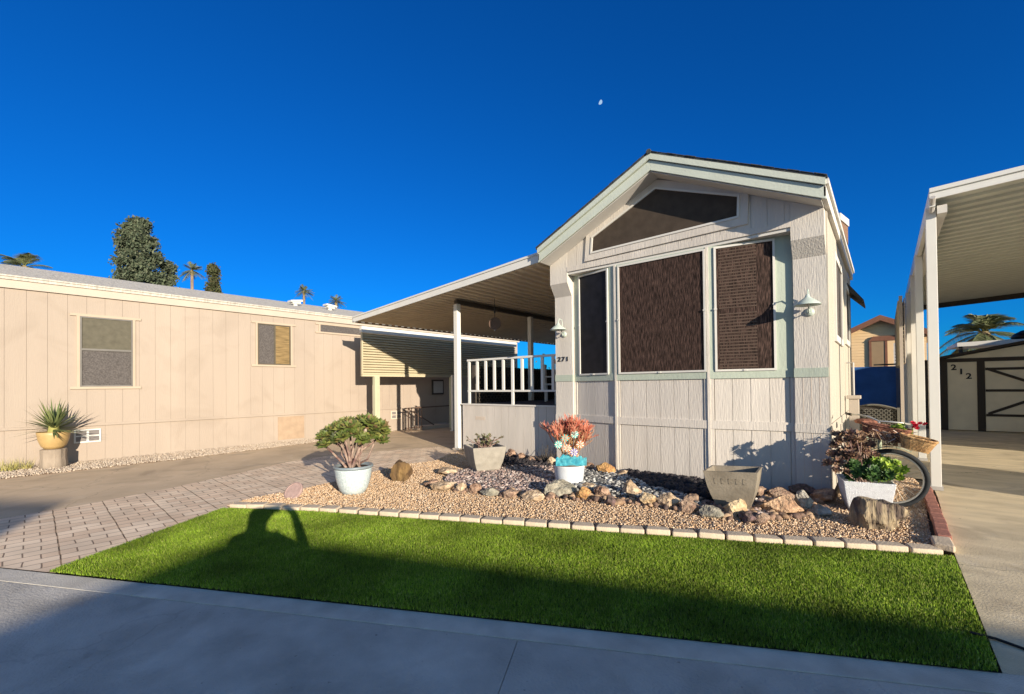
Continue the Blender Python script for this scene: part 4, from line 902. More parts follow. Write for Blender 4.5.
# peach house
t = thing('peach_house', 'peach house with brown roof and trim beyond the blue panel', 'house', (-.1, 30, 0))
PYf = 30.0
g = MB(); z = 0
g.box(-1.9, 1.6, PYf+.02, PYf+9, 0, 3.9); g.prism([(-1.9, PYf+.02, 3.9), (1.6, PYf+.02, 3.9), (-.15, PYf+.02, 4.75)], (0, 9, 0)); 
while z < 4.7:
    hw = 1.75 if z < 3.85 else max(0.05, (4.72-z)/.85*1.75)
    g.hexa([(-.15-hw, PYf-.005, z), (-.15+hw, PYf-.005, z), (-.15+hw, PYf+.03, z), (-.15-hw, PYf+.03, z)], [(-.15-hw, PYf+.012, z+.145), (-.15+hw, PYf+.012, z+.145), (-.15+hw, PYf+.03, z+.145), (-.15-hw, PYf+.03, z+.145)]); z += .15
g.build('wall', 'peach', t)
g = MB()
for s in (-1, 1):
    f = lambda d: 4.85-d*.49
    g.hexa([(-.15, PYf-.4, f(0)-.05), (-.15+s*2.1, PYf-.4, f(2.1)-.05), (-.15+s*2.1, PYf+9.3, f(2.1)-.05), (-.15, PYf+9.3, f(0)-.05)], [(-.15, PYf-.4, f(0)+.05), (-.15+s*2.1, PYf-.4, f(2.1)+.05), (-.15+s*2.1, PYf+9.3, f(2.1)+.05), (-.15, PYf+9.3, f(0)+.05)])
g.build('roof', 'tileroof', t)
g = MB()
for s in (-1, 1): g.hexa([(-.15, PYf-.43, f(0)-.22), (-.15+s*2.1, PYf-.43, f(2.1)-.22), (-.15+s*2.1, PYf-.40, f(2.1)-.22), (-.15, PYf-.40, f(0)-.22)], [(-.15, PYf-.43, f(0)+.06), (-.15+s*2.1, PYf-.43, f(2.1)+.06), (-.15+s*2.1, PYf-.40, f(2.1)+.06), (-.15, PYf-.40, f(0)+.06)])
g.build('rake_trim', 'browntrim', t)
g = MB(); g.box(-.62, -.52, PYf-.08, PYf, 2, 3.6); g.box(.02, .12, PYf-.08, PYf, 2, 3.6); g.prism([(-.66, PYf-.10, 3.6), (1.5, PYf-.10, 3.6), (1.5, PYf-.10, 3.85), (-.45, PYf-.10, 3.85)], (0, .09, 0)); g.build('bay_trim', 'browntrim', t)
MB().box(-.52, .02, PYf-.06, PYf, 2, 3.6).build('window', 'tanblind', t); MB().box(.35, 1.3, PYf-.06, PYf-.004, 2, 3.45).build('window', 'lightblind', t)
g = MB(); g.box(.12, .35, PYf-.07, PYf, 2, 3.6); g.box(.35, 1.3, PYf-.07, PYf-.003, 3.45, 3.6); g.build('bay_panel', 'peach', t)

# ------------------------------------------------------------------ things across the street (they cast the long shadow)
SH = Vector((SUN.x, SUN.y, 0)).normalized(); VV = Vector((-SH.y, SH.x, 0))    # across
def gable_house(name, lab, D0, vc, hw, zap, sl, dep, eave_over=.0, wallmat='cream', roofmat='greyroof'):
    Tm = Matrix((SH, VV, Vector((0, 0, 1)))).transposed().to_4x4()
    base = SH*D0+VV*vc; t = thing(name, lab, 'house', tuple(base))
    Tm.translation = base
    def mk(): q = MB(); q.T = Tm; return q
    ze = zap-sl*hw
    mk().prism([(.3, -hw+.3, 0), (.3, hw-.3, 0), (.3, hw-.3, ze-.0), (.3, 0, zap-.12), (.3, -hw+.3, ze-.0)], (dep, 0, 0)).build('wall', wallmat, t)
    g = mk()
    for s in (-1, 1): g.hexa([(0, 0, zap-.1), (dep+.6, 0, zap-.1), (dep+.6, s*hw, ze-.1), (0, s*hw, ze-.1)], [(0, 0, zap), (dep+.6, 0, zap), (dep+.6, s*hw, ze), (0, s*hw, ze)])
    g.build('roof', roofmat, t)
    for v in (-hw*.5, hw*.4):
        w_ = mk().box(.26, .3, v-.6, v+.6, 1.2, 2.3).build('window', 'trim', t); mk().box(.245, .26, v-.52, v+.52, 1.28, 2.22).build('window_pane', 'glass', w_)
    mk().box(.26, .3, -.4, .4, .1, 2.2).build('door', 'trim', t)
gable_house('bungalow', 'cream gabled bungalow standing across the street behind the viewer', 14.25, -.25, 4.7, 4.53, .247, 9)
gable_house('tall_house', 'tall grey gabled house across the street left of the bungalow', 19.0, -6.8, 4.3, 6.95, .16, 8, wallmat='siding', roofmat='shingle')
# neighbour's home right of the carport, unseen, extent set to shade the far driveway
t = thing('neighbour_home', 'cream home standing out of view beyond the carport on the right', 'house', (9, 18, 0))
MB().box(6.6, 11, 12.4, 25, 0, 3.4).build('wall', 'cream', t); MB().prism([(6.3, 12.2, 3.4), (11.3, 12.2, 3.4), (8.8, 12.2, 4.3)], (0, 13, 0)).build('roof', 'greyroof', t)
MB().box(7.8, 8.8, 12.36, 12.4, 1.2, 2.4).build('window', 'glass', t)
t = thing('shade_block', 'unseen beige block added to shade a band of the right driveway', 'shade block', (6.5, 8.4, 0))  # out of view, added to cast the mid-tone band on the driveway
MB().box(5.8, 7.4, 6.9, 8.6, 0, 2.3).build('body', 'creamtrim', t, bevel=.01); MB().box(5.7, 7.5, 6.8, 8.7, 2.3, 2.36).build('lid', 'alum', t); MB().box(5.77, 5.8, 7.0, 7.7, .1, 2.2).build('door', 'trim', t); MB().box(5.77, 5.8, 7.75, 8.5, .1, 2.2).build('door', 'trim', t)

# ------------------------------------------------------------------ rocks
ICO3 = ico(4)
def rockmesh(seed, sx, sy, sz, planes=16, rough=.16):
    rg = random.Random(seed); V = ICO3[0].copy()
    for _ in range(planes):
        n = np.array([rg.gauss(0, 1) for _ in range(3)]); n /= np.linalg.norm(n); d = rg.uniform(.56, .86)
        s = V@n; V = V-np.outer(np.maximum(s-d, 0), n)
    out = []
    for p in V:
        q = Vector(p)*1.6+Vector((seed*3.1, 0, 0)); k = 1+rough*noise.fractal(q, .8, 2.2, 5)
        out.append((p[0]*k*sx, p[1]*k*sy, p[2]*k*sz))
    return out, [tuple(f) for f in ICO3[1]]
def rock(x, y, w_, h_, kind, lab, seed, dep=None, rz=0, cat='rock', group='rocks edging the pebble bed', name='rock', tilt=0, mtl=None):
    mb = MB(); V, F = rockmesh(seed, w_/2*1.08, (dep or w_*.8)/2*1.08, h_*.57); mb.add(V, F)
    o = mb.build(name, mtl or 'rock_'+kind, smooth=False); o.location = (x, y, h_*.40+.01); o.rotation_euler = (tilt, 0, rz)
    return tag(o, lab, cat, group)
RT = [
 (-5.67, 5.12, .40, .15, 'tan', 'flat tan rock at the left end of the pebble heap, nearest the square planter'),
 (-5.19, 4.33, .22, .13, 'brown', 'small brown rock at the left tip of the rock border'),
 (-4.90, 4.32, .36, .16, 'tan', 'broad tan slab second along the rock border from its left tip'),
 (-4.60, 4.38, .18, .15, 'tan', 'narrow tan rock wedged between the tan slab and a brown rock'),
 (-4.41, 4.45, .22, .14, 'brown', 'round brown rock right of the narrow tan one, below the square planter'),
 (-4.13, 4.46, .26, .14, 'greygreen', 'grey tan rock between two brown ones, left part of the border'),
 (-3.86, 4.54, .24, .13, 'pink', 'pinkish rock left of the long tan rock in the border'),
 (-3.56, 4.68, .36, .14, 'tan', 'long low tan rock just left of the large grey green one'),
 (-3.38, 5.05, .48, .22, 'greygreen', 'large grey green rock in front of the white enamel pot, left'),
 (-3.02, 5.04, .19, .19, 'gold', 'square golden brown rock below the white enamel pot'),
 (-3.24, 5.53, .26, .13, 'tan', 'tan rock touching the base of the white enamel pot'),
 (-2.87, 5.25, .20, .20, 'brown', 'upright brown rock right of the golden brown one'),
 (-2.62, 5.02, .19, .13, 'dark', 'small dark brown rock low in the front of the border'),
 (-2.56, 5.52, .26, .24, 'tan', 'tall tan rock with a golden face, left of the yellow rock'),
 (-2.24, 5.28, .26, .19, 'yellow', 'bright yellow rock in the middle of the border'),
 (-2.02, 5.33, .30, .20, 'tan', 'rounded tan brown rock directly right of the yellow one'),
 (-1.76, 5.28, .24, .18, 'pink', 'pinkish tan rock below the left edge of the tilted planter'),
 (-1.82, 5.58, .22, .16, 'pink', 'pink speckled rock on top of the border left of the tilted planter'),
 (-1.50, 5.24, .25, .16, 'greygreen', 'greyish rock left of the golden one under the tilted planter'),
 (-1.29, 5.43, .28, .22, 'yellow', 'golden yellow rock under the base of the tilted planter'),
 (-1.15, 5.30, .22, .14, 'dark', 'dark purple rock in the shade right of the golden rock'),
 (-1.02, 5.30, .18, .13, 'pink', 'small pink rock at the front of the border below the peach boulder'),
 (-.92, 5.83, .42, .25, 'peach', 'large peach coloured rock right of the tilted planter'),
 (-.75, 6.13, .24, .24, 'grey', 'upright pale grey rock between the peach rock and the column'),
 (-.58, 6.03, .22, .13, 'grey', 'small low grey rock in the shade near the right column'),
 (-1.30, 6.50, .26, .17, 'pink', 'rose pink rock behind the tilted planter at its right rim'),
 (-1.06, 6.62, .44, .17, 'pink', 'reddish flat rock at the foot of the right bay panel'),
 (-.84, 6.78, .36, .20, 'dark', 'dark rock against the foot of the right corner column'),
 (-.60, 6.72, .40, .22, 'pink', 'sloping pinkish slab in front of the right corner column'),
 (-3.56, 6.62, .34, .24, 'gold', 'golden boulder at the foot of the centre bay panel'),
 (-3.22, 6.60, .24, .13, 'tan', 'small tan rock beside the golden boulder at the bay foot'),
 (-3.95, 6.75, .26, .20, 'brown', 'brown rock behind the white enamel pot at the wall foot'),
 (-6.0, 7.12, .26, .18, 'brown', 'dark brown rock at the deck foot behind the square planter'),
 (-5.60, 6.98, .22, .18, 'brown', 'round brown rock second along the deck foot'),
 (-5.30, 6.93, .24, .15, 'pink', 'pinkish rock in the middle of the deck foot row'),
 (-5.05, 6.93, .20, .15, 'pink', 'small pink rock near the right end of the deck foot row'),
 (-4.80, 6.86, .22, .18, 'tan', 'tan rock at the foot of the left corner column'),
]
for i, (x, y, a, b, k, lab) in enumerate(RT): rock(x, y, a, b, k, lab, 20+i, rz=R(40)+i*.37 % .8-.4)
# filler stones forming the dark gaps
chips('x', [(0, 0), (1, 0), (1, 1)], 1, .01, .02, -5, 'lava', 1) if False else None
o = rock(-5.93, 4.36, .40, .36, 'gold', 'brown mossy stump shaped rock standing alone on the tan gravel', 77, rz=.3, group=None, mtl='stumprock'); o.location.z = .13
o = rock(-.105, 5.90, .50, .44, 'tan', 'large streaky petrified looking boulder in front of the white textured planter', 91, dep=.40, rz=.15, group=None, tilt=R(-28), name='boulder', mtl='petrified'); o.location.z = .13
for v in o.data.vertices:
    c = v.co; k = noise.ridged_multi_fractal(Vector((c.x*9+c.z*5, c.y*5, c.z*3)), .9, 2.1, 4, .9, 1.8)
    c.x *= 1+.10*(k-1); c.y *= 1+.12*(k-1); c.z *= (1-.75*max(0, c.x)/.3*.6)*(1+.14*(k-1))
V = None
# ------------------------------------------------------------------ plants
def petal(mb, c, d, up, L, wd, cup):
    d = d.normalized(); s = d.cross(up).normalized(); u = s.cross(d).normalized()
    a = c; b1 = c+d*L*.55+s*wd/2+u*cup*.35; b2 = c+d*L*.55-s*wd/2+u*cup*.35; t = c+d*L+u*cup; mdl = c+d*L*.6-u*.0
    mb.add([a, b1, t, b2, mdl], [(0, 1, 4), (1, 2, 4), (2, 3, 4), (3, 0, 4)])
def rosette(mb, c, Rr, nrm, rg, dens=1.0):
    nrm = Vector(nrm).normalized(); x = nrm.orthogonal().normalized(); y = nrm.cross(x)
    for ring_, (k, el, L) in enumerate(((int(11*dens), 8, 1.0), (int(9*dens), 32, .8), (int(7*dens), 58, .52))):
        o_ = rg.uniform(0, 6)
        for i in range(k):
            a = o_+2*PI*i/k+rg.uniform(-.1, .1); e = R(el+rg.uniform(-8, 8))
            d = (x*math.cos(a)+y*math.sin(a))*math.cos(e)+nrm*math.sin(e)
            petal(mb, Vector(c), d, nrm, Rr*L*rg.uniform(.85, 1.1), Rr*.50*L, Rr*.12)
def stems(mb, base, tips, rg, r0=.022, r1=.012, skip=1):
    for tp in tips[::skip]:
        b = Vector(base)+Vector((rg.uniform(-.09, .09), rg.uniform(-.09, .09), 0)); tp = Vector(tp); md = (b+tp)/2+Vector((rg.uniform(-.05, .05), rg.uniform(-.05, .05), rg.uniform(-.04, .04)))
        md.x = b.x+(tp.x-b.x)*.35; md.y = b.y+(tp.y-b.y)*.35
        mb.tube([b, b.lerp(md, .5)+Vector((rg.uniform(-.012, .012), rg.uniform(-.012, .012), 0)), md, md.lerp(tp, .55)+Vector((0, 0, rg.uniform(-.02, .02))), tp], [r0, r0*.9, r0*.8, r1*1.2, r1], 6)

# camera-facing horizontal unit (to the right of view) used only to orient multi-stemmed plants
RX = Vector((cy_, sy_, 0)); FY = Vector((-sy_, cy_, 0))
# 1 aeonium in glazed pot
pc = Vector((-5.79, 3.42, 0))
t = thing('potted_aeonium', 'green aeonium tree in a pale blue glazed round pot beside the pavers', 'potted plant', tuple(pc))
g = MB(); prof = [(.13, .01), (.155, .02), (.19, .08), (.222, .17), (.24, .26), (.25, .34), (.252, .37)]
g.lathe(prof, pc, 40); pt = g.build('pot', 'glaze', t, smooth=True)
g = MB(); g.lathe([(.252, .365), (.268, .375), (.272, .395), (.262, .41), (.235, .405), (.225, .37)], pc, 40); g.build('pot_rim', 'potrim', pt, smooth=True)
MB().lathe([(.22, .37), (.22, .375)], pc, 24).build('soil', 'soil', t)
rg = random.Random(4); tips = []
for lx, lz, ly in ((-.45, .68, .02), (-.30, .70, -.2), (.42, .74, -.08), (-.05, .80, -.22), (.22, .76, -.22), (-.16, .76, -.2), (.1, .9, -.12), (-.4, .8, -.1), (.33, .88, -.1), (-.28, .88, -.06), (.16, .94, .03), (-.08, .93, -.06), (-.43, .77, 0), (-.36, .86, .08), (-.30, .80, -.12), (-.24, .93, .02), (-.17, .97, .12), (-.12, .90, -.12), (-.05, .99, 0), (.02, .93, -.16), (.07, 1.0, .12), (.13, .94, -.02), (.2, 1.0, .08), (.27, .98, -.08), (.34, .96, .05), (.41, .92, -.02), (.38, .83, .12), (.30, .80, -.14), (-.38, .72, .14), (.12, .84, -.2), (-.22, .84, .22), (.2, .86, .22), (0, .86, .24), (.44, .84, .0)):
    tips.append(pc+RX*lx+FY*ly+Vector((0, 0, lz+.03)))
g = MB(); stems(g, pc+Vector((0, 0, .36)), tips, rg, .021, .012, 3)
for k in range(3):
    a = rg.choice(tips); b = rg.choice(tips); g.tube([pc+Vector((rg.uniform(-.08, .08), rg.uniform(-.08, .08), .37)), (a+pc)/2+Vector((0, 0, .1)), (a*.7+b*.3)-Vector((0, 0, .08))], [.018, .014, .01], 5)
g.build('stems', 'bark', t, smooth=True)
g = MB()
for tp in tips: rosette(g, tp, rg.uniform(.105, .14), ((tp-pc).x*.8+.40, (tp-pc).y*.8-.30, .75), rg, 1.15)
g.build('foliage', 'aeo', t)
# 2 concrete square planter
def sq_pot(mb, c, prof, rz, asp=1.0, tilt=None):
    vs = []; k = len(prof); Tm = Matrix.Translation(c) @ Matrix.Rotation(rz, 4, 'Z')
    if tilt: Tm = Tm @ Matrix.Rotation(tilt[0], 4, 'X') @ Matrix.Rotation(tilt[1], 4, 'Y')
    for h, z in prof:
        for sx, sy in ((-1, -1), (1, -1), (1, 1), (-1, 1)): vs.append(Tm @ Vector((sx*h*asp, sy*h, z)))
    fs = [(i*4+j, i*4+(j+1) % 4, (i+1)*4+(j+1) % 4, (i+1)*4+j) for i in range(k-1) for j in range(4)]
    fs += [(3, 2, 1, 0), tuple(range((k-1)*4, k*4))]
    mb.add(vs, fs)
pc = Vector((-5.38, 5.68, 0))
t = thing('square_planter', 'square tapered concrete planter holding a small grey green shrub', 'potted plant', tuple(pc))
g = MB(); sq_pot(g, pc, [(.155, .01), (.21, .08), (.25, .2), (.275, .31), (.292, .42), (.298, .462), (.275, .47), (.26, .46), (.24, .38)], R(62)); g.build('pot', 'concpot', t, bevel=.008)
g = MB(); rg = random.Random(8); tips = [pc+Vector((rg.gauss(0, .12), rg.gauss(0, .12), .45+rg.uniform(.02, .20))) for _ in range(60)]
stems(g, pc+Vector((0, 0, .38)), tips, rg, .008, .005); g.build('stems', 'bark', t)
g = MB()
for tp in tips: rosette(g, tp, .045, (rg.gauss(0, .6), rg.gauss(0, .6), 1), rg, .6)
g.build('foliage', 'greyplant', t)
# 3 white enamel pot with firestick plant
pc = Vector((-3.63, 5.66, 0))
t = thing('potted_firestick', 'red and orange firestick plant in a white enamel bucket by the bay', 'potted plant', tuple(pc))
g = MB(); g.lathe([(.175, .012), (.185, .02), (.205, .10), (.219, .20), (.228, .30), (.231, .325)], pc, 36); pt = g.build('pot', 'enamel', t, smooth=True)
g = MB(); g.lathe([(.232, .323), (.242, .33), (.242, .345), (.225, .35), (.215, .325)], pc, 36); g.build('pot_rim', 'winframe', pt, smooth=True)
MB().lathe([(.215, .30), (.215, .315)], pc, 24).build('soil', 'soil', t)
g = MB(); g2 = MB(); rg = random.Random(11)
def branch(p, d, L, r, lev, tgt):
    q = p+d*L; tgt.tube([p, p.lerp(q, .5)+Vector((rg.uniform(-.006, .006), rg.uniform(-.006, .006), 0)), q], [r, r*.95, r*.85], 4)
    if lev == 0: return
    for _ in range(rg.choice((2, 3, 3))):
        nd = (d+Vector((rg.gauss(0, .32), rg.gauss(0, .32), rg.gauss(.22, .2)))).normalized()
        hi = q.z > .72+rg.uniform(-.16, .12)
        branch(q, nd, L*rg.uniform(.7, .95), r*.85, lev-1, g2 if hi else g)
for _ in range(26):
    a = rg.uniform(0, 2*PI); d = Vector((math.cos(a)*.36, math.sin(a)*.36, 1))
    if rg.random() < .3: d = Vector((RX.x*.45, RX.y*.45, .9))+Vector((rg.gauss(0, .15), rg.gauss(0, .15), 0))
    branch(pc+Vector((rg.uniform(-.1, .1), rg.uniform(-.1, .1), .31)), d.normalized(), rg.uniform(.17, .205), .008, 4, g)
g.build('lower_stems', 'firetan', t); g2.build('red_tips', 'fire', t)
pw = []
fr = Vector((0.25, -1, 0)).normalized()
def world_at(c, lx, lz, ly=0): return Vector(c)+RX*lx+Vector((0, 0, lz))+FY*ly
t = thing('garden_sign', 'small wavy turquoise sign propped in the enamel pot', 'sign', tuple(pc+Vector((0, 0, .34))))
g = MB(); n = 16; poly = []
for k in range(n+1): poly.append((-.22+.44*k/n, .34))
top = []
for k in range(n+1):
    u = -.225+.45*k/n; top.append((u, .475+.018*math.sin(k*2.1)+.03*math.exp(-((u+.08)/.06)**2)-.03*(abs(u)/.22)**4))
vs = [world_at(pc, u, z, -.235) for u, z in poly+top[::-1]]
g.prism(vs, FY*.018); g.build('board', 'turq', t)
pinw = [(.045, .80, 'teal', 'whitepetal', 'teal and white pinwheel, topmost of the cluster'), (-.09, .75, 'teal', 'orangepetal', 'teal and orange pinwheel at the upper left of the cluster'),
        (-.19, .66, 'teal', 'whitepetal', 'teal and white pinwheel farthest left above the turquoise sign'), (.12, .66, 'orangepetal', 'whitepetal', 'orange and white pinwheel at the right of the cluster'),
        (-.06, .61, 'whitepetal', 'orangepetal', 'mostly white pinwheel in the middle of the cluster'), (.03, .55, 'purplepetal', 'whitepetal', 'purple and white pinwheel lowest above the turquoise sign')]
for lx, lz, c1, c2, lab in pinw:
    c = world_at(pc, lx, lz, -.32); t = thing('pinwheel', lab, 'pinwheel', tuple(c), 'pinwheels in the enamel pot')
    for col_, o_ in ((c1, 0), (c2, .5)):
        g = MB()
        for k in range(7):
            a = 2*PI*(k+o_)/7; d = RX*math.cos(a)+Vector((0, 0, 1))*math.sin(a); s = d.cross(FY)
            g.add([c, c+d*.038+s*.011, c+d*.062, c+d*.038-s*.009-FY*.01], [(0, 1, 2, 3)])
        g.build('petals', col_, t)
    g = MB(); g.tube([c+FY*.01, world_at(pc, lx*.3, .31, -.1)], .004, 5); g.build('stick', 'alum', t)
    g = MB(); g.lathe([(.001, -.012), (.012, 0), (.001, .012)], c-FY*.008, 8); g.build('hub', 'alum', t)
# 4 tilted empty planter
pc = Vector((-1.385, 5.78, 0))
t = thing('tilted_planter', 'empty tan square planter leaning in the rocks', 'planter', tuple(pc))
g = MB()
prof = [(.145, .0), (.19, .10), (.225, .2), (.252, .3), (.27, .40), (.283, .48)]
sq_pot(g, pc, prof, R(6), 1.0, (R(-2), R(-3)))
# open top: drop the cap and add inner skin
g.f.pop(); base_i = len(g.v)-4
sq_pot(g, pc, [(.283, .4801), (.260, .4801), (.254, .47), (.22, .30), (.13, .06), (.02, .05)], R(6), 1.0, (R(-2), R(-3))); 
b_ = g.f[-2]; g.f.remove(b_)
pb = g.build('pot', 'tanpot', t)
g = MB(); Tm = Matrix.Translation(pc) @ Matrix.Rotation(R(6), 4, 'Z') @ Matrix.Rotation(R(-2), 4, 'X') @ Matrix.Rotation(R(-3), 4, 'Y'); g.T = Tm
for k in range(5):
    x = -.17+k*.075; w2 = .05; zb, zt = .335, .40
    yb, yt = -(.252+(zb-.3)*.18), -(.27+(zt-.4)*.18)
    for (a, b_, c_, d_) in ((x, x+w2, zb, zb+.01), (x, x+w2, zt-.01, zt), (x, x+.01, zb, zt)):
        f_ = lambda z: yb+(yt-yb)*(z-zb)/(zt-zb)
        g.hexa([(a, f_(c_)-.003, c_), (b_, f_(c_)-.003, c_), (b_, f_(c_)+.01, c_), (a, f_(c_)+.01, c_)], [(a, f_(d_)-.003, d_), (b_, f_(d_)-.003, d_), (b_, f_(d_)+.01, d_), (a, f_(d_)+.01, d_)])
g.T = Tm; g.build('embossed_band', 'tanpot', pb)
# 5 white textured planter with succulents
pc = Vector((-.20, 6.62, 0))
t = thing('succulent_planter', 'white textured planter crowded with dark aeonium and lime succulents', 'potted plant', tuple(pc))
g = MB(); sq_pot(g, pc, [(.165, .01), (.2, .12), (.22, .25), (.235, .36), (.24, .37), (.225, .375), (.21, .33)], R(12), 1.0); g.build('pot', 'whitewoven', t, bevel=.012)
rg = random.Random(21); gd = MB(); gg = MB(); gl = MB(); gs = MB()
tipsd = []
for lx, lz, ly in [(-.36, .58, -.05), (-.42, .50, -.1), (-.33, .48, -.15), (-.45, .56, 0), (-.24, .56, -.1), (-.38, .66, .05)]+[(rg.uniform(-.33, .0), rg.uniform(.62, .90), rg.uniform(-.12, .15)) for _ in range(30)]+[(rg.uniform(-.06, .14), rg.uniform(.62, .80), rg.uniform(.0, .2)) for _ in range(10)]:
    c = world_at(pc, lx+.02, lz); c += FY*ly; tipsd.append(c); rosette(gd, c, rg.uniform(.06, .088), (rg.gauss(.15, .45), rg.gauss(-.8, .35), .7), rg, .95)
stems(gs, pc+Vector((0, 0, .34)), tipsd, rg, .008, .005); gs.build('stems', 'bark', t)
gd.build('dark_rosettes', 'aeodark', t)
for _ in range(34):
    c = world_at(pc, rg.uniform(-.28, .14), rg.uniform(.40, .60)); c += FY*rg.uniform(-.22, .1); rosette(gg, c, rg.uniform(.055, .085), (rg.gauss(.1, .5), rg.gauss(-.9, .3), .6), rg, .9)
gg.build('green_rosettes', 'leafdark', t)
for _ in range(38):
    c = world_at(pc, rg.uniform(.06, .30), rg.uniform(.40, .60)); c += FY*rg.uniform(-.22, .1); rosette(gl, c, rg.uniform(.05, .08), (rg.gauss(.2, .5), rg.gauss(-.9, .3), .6), rg, .9)
gl.build('lime_rosettes', 'lime', t)
# 6 yucca on stump
pc = Vector((-12.52, .98, 0))
t = thing('tree_stump', 'grey wooden block carrying the yellow yucca pot', 'stump', tuple(pc))
g = MB(); g.lathe([(.20, .0), (.205, .05), (.19, .2), (.195, .36), (.17, .37)], pc, 14); g.build('block', 'stump', t)
pz = pc+Vector((0, 0, .37))
t = thing('potted_yucca', 'spiky yucca in a yellow ceramic pot on a grey stump', 'potted plant', tuple(pz))
g = MB(); g.lathe([(.13, .0), (.18, .06), (.22, .17), (.235, .27), (.245, .33), (.235, .335), (.22, .30)], pz, 32); g.build('pot', 'yellowpot', t, smooth=True)
g = MB(); rg = random.Random(31)
for k in range(120):
    a = rg.uniform(0, 2*PI); e = R(rg.uniform(-12, 85)); L = rg.uniform(.38, .68); d = Vector((math.cos(a)*math.cos(e), math.sin(a)*math.cos(e), math.sin(e)))
    b = pz+Vector((0, 0, .38))+d*.03; s = d.cross(Vector((0, 0, 1)));
    if s.length < .1: s = Vector((1, 0, 0))
    s.normalize(); dr = Vector((0, 0, -.10*L*math.cos(e)))
    g.add([b-s*.012, b+s*.012, b+d*L*.5+s*.019+dr*.25, b+d*L*.5-s*.019+dr*.25, b+d*L+dr], [(0, 1, 2, 3), (3, 2, 4)])
g.build('blades', 'yucca', t)
g = MB(); g.lathe([(.10, .28), (.07, .45), (.02, .5)], pz, 10); g.build('crown', 'drygrass', t)
g = MB(); rg = random.Random(5)
for k in range(160):
    b = Vector((-12.75+rg.gauss(0, .1), .45+rg.gauss(0, .14), 0)); d = Vector((rg.gauss(0, .3), rg.gauss(0, .3), 1)).normalized(); L = rg.uniform(.08, .28)
    g.add([b-Vector((.004, .004, 0)), b+Vector((.004, .004, 0)), b+d*L], [(0, 1, 2)])
tag(g.build('weed_tuft', 'drygrass'), 'tuft of dry yellow weeds at the cream wall left of the stump', 'weeds')
# dry twiggy weed at deck corner
g = MB(); rg = random.Random(6)
for k in range(60):
    b = Vector((-4.95+rg.gauss(0, .05), 6.95+rg.gauss(0, .05), .02)); d = Vector((rg.gauss(0, .5), rg.gauss(0, .5), 1)).normalized(); g.tube([b, b+d*rg.uniform(.15, .4)], .004, 4)
tag(g.build('twiggy_weed', 'lattice'), 'grey twiggy weed at the corner of deck and column', 'weeds')
# stepping stone disc
t = MB(); t.T = Matrix.Translation((-6.22, 2.78, .09)) @ Matrix.Rotation(R(-68), 4, 'Z') @ Matrix.Rotation(R(52), 4, 'Y'); t.lathe([(.125, -.018), (.135, -.01), (.135, .012), (.118, .020), (.112, .012), (.0, .012)], n=30)
tag(t.build('stone_disc', 'terracotta', smooth=False), 'round pinkish stone disc propped at the corner of lawn and pavers', 'stone disc')
# cord
g = MB(); g.tube([(.36, 3.72, .03), (.47, 3.78, .006), (.60, 3.72, .006), (.66, 3.60, .006), (.80, 3.55, .006), (1.2, 3.4, .006)], .008, 6)
tag(g.build('black_cord', 'black', smooth=True), 'thin black cord lying across the corner of the right driveway', 'cord')

# ------------------------------------------------------------------ bicycle
bc = Vector((.035, 6.98, .35))
BK = thing('bicycle', 'old cruiser bicycle used as a planter, front wheel turned to the street', 'bicycle', (bc.x, bc.y, 0))
wr = Vector((1, .10, 0)).normalized(); wup = Vector((-.10, -.06, 1)).normalized(); wn_ = wr.cross(wup).normalized(); wup = wn_.cross(wr)
def wheel(c, parent, ax, up_):
    nrm = ax.cross(up_).normalized()
    g = MB(); g.tube([c+(ax*math.cos(a*PI/24)+up_*math.sin(a*PI/24))*.325 for a in range(49)], .027, 10, cap=False); wh = g.build('wheel', 'tyre', parent, smooth=True)
    g = MB(); g.tube([c+(ax*math.cos(a*PI/24)+up_*math.sin(a*PI/24))*.295 for a in range(49)], .013, 8, cap=False); g.build('rim', 'rim', wh, smooth=True)
    g = MB()
    for k in range(28):
        a = 2*PI*k/28; s = nrm*(.03 if k % 2 else -.03); g.tube([c+s, c+(ax*math.cos(a+.2)+up_*math.sin(a+.2))*.29], .0016, 4)
    g.tube([c-nrm*.05, c+nrm*.05], .022, 10); g.build('spokes', 'rim', wh)
wheel(bc, BK, wr, wup)
rc = Vector((-.28, 8.05, .355)); hd = (bc+Vector((-.10, .16, .42)))
fdir = (bc-rc); fdir.z = 0; fdir.normalize()
wheel(rc, BK, fdir, Vector((0, 0, 1)))
g = MB(); ht = hd+Vector((0, 0, .08)); hb = hd-Vector((0, 0, .10)); bb = rc.lerp(bc, .42)+Vector((0, 0, -.06)); st = rc.lerp(bc, .22)+Vector((0, 0, .42))
for a, b, r_ in ((ht, hb, .022), (hb, bb, .018), (ht, st, .016), (st, bb, .016), (st, rc, .010), (bb, rc, .010)): g.tube([a, (a+b)/2, b], r_, 8)
g.build('frame', 'bikeframe', BK, smooth=True)
g = MB()
for s in (-.05, .05): g.tube([hb+wn_*s*.6, hb+(bc-hb)*.3+wn_*s, bc+wn_*s], .011, 6)
g.build('fork', 'chrome', BK, smooth=True)
g = MB(); g.tube([bc+(wr*math.cos(a)+wup*math.sin(a))*.375 for a in [R(60+k*12) for k in range(9)]], .006, 5)
for k in range(16):
    pass
g.build('mudguard', 'bikeframe', BK)
g = MB(); top = ht+Vector((0, 0, .16)); g.tube([ht, top], .014, 8)
lft = Vector((-.95, .30, 0)).normalized()
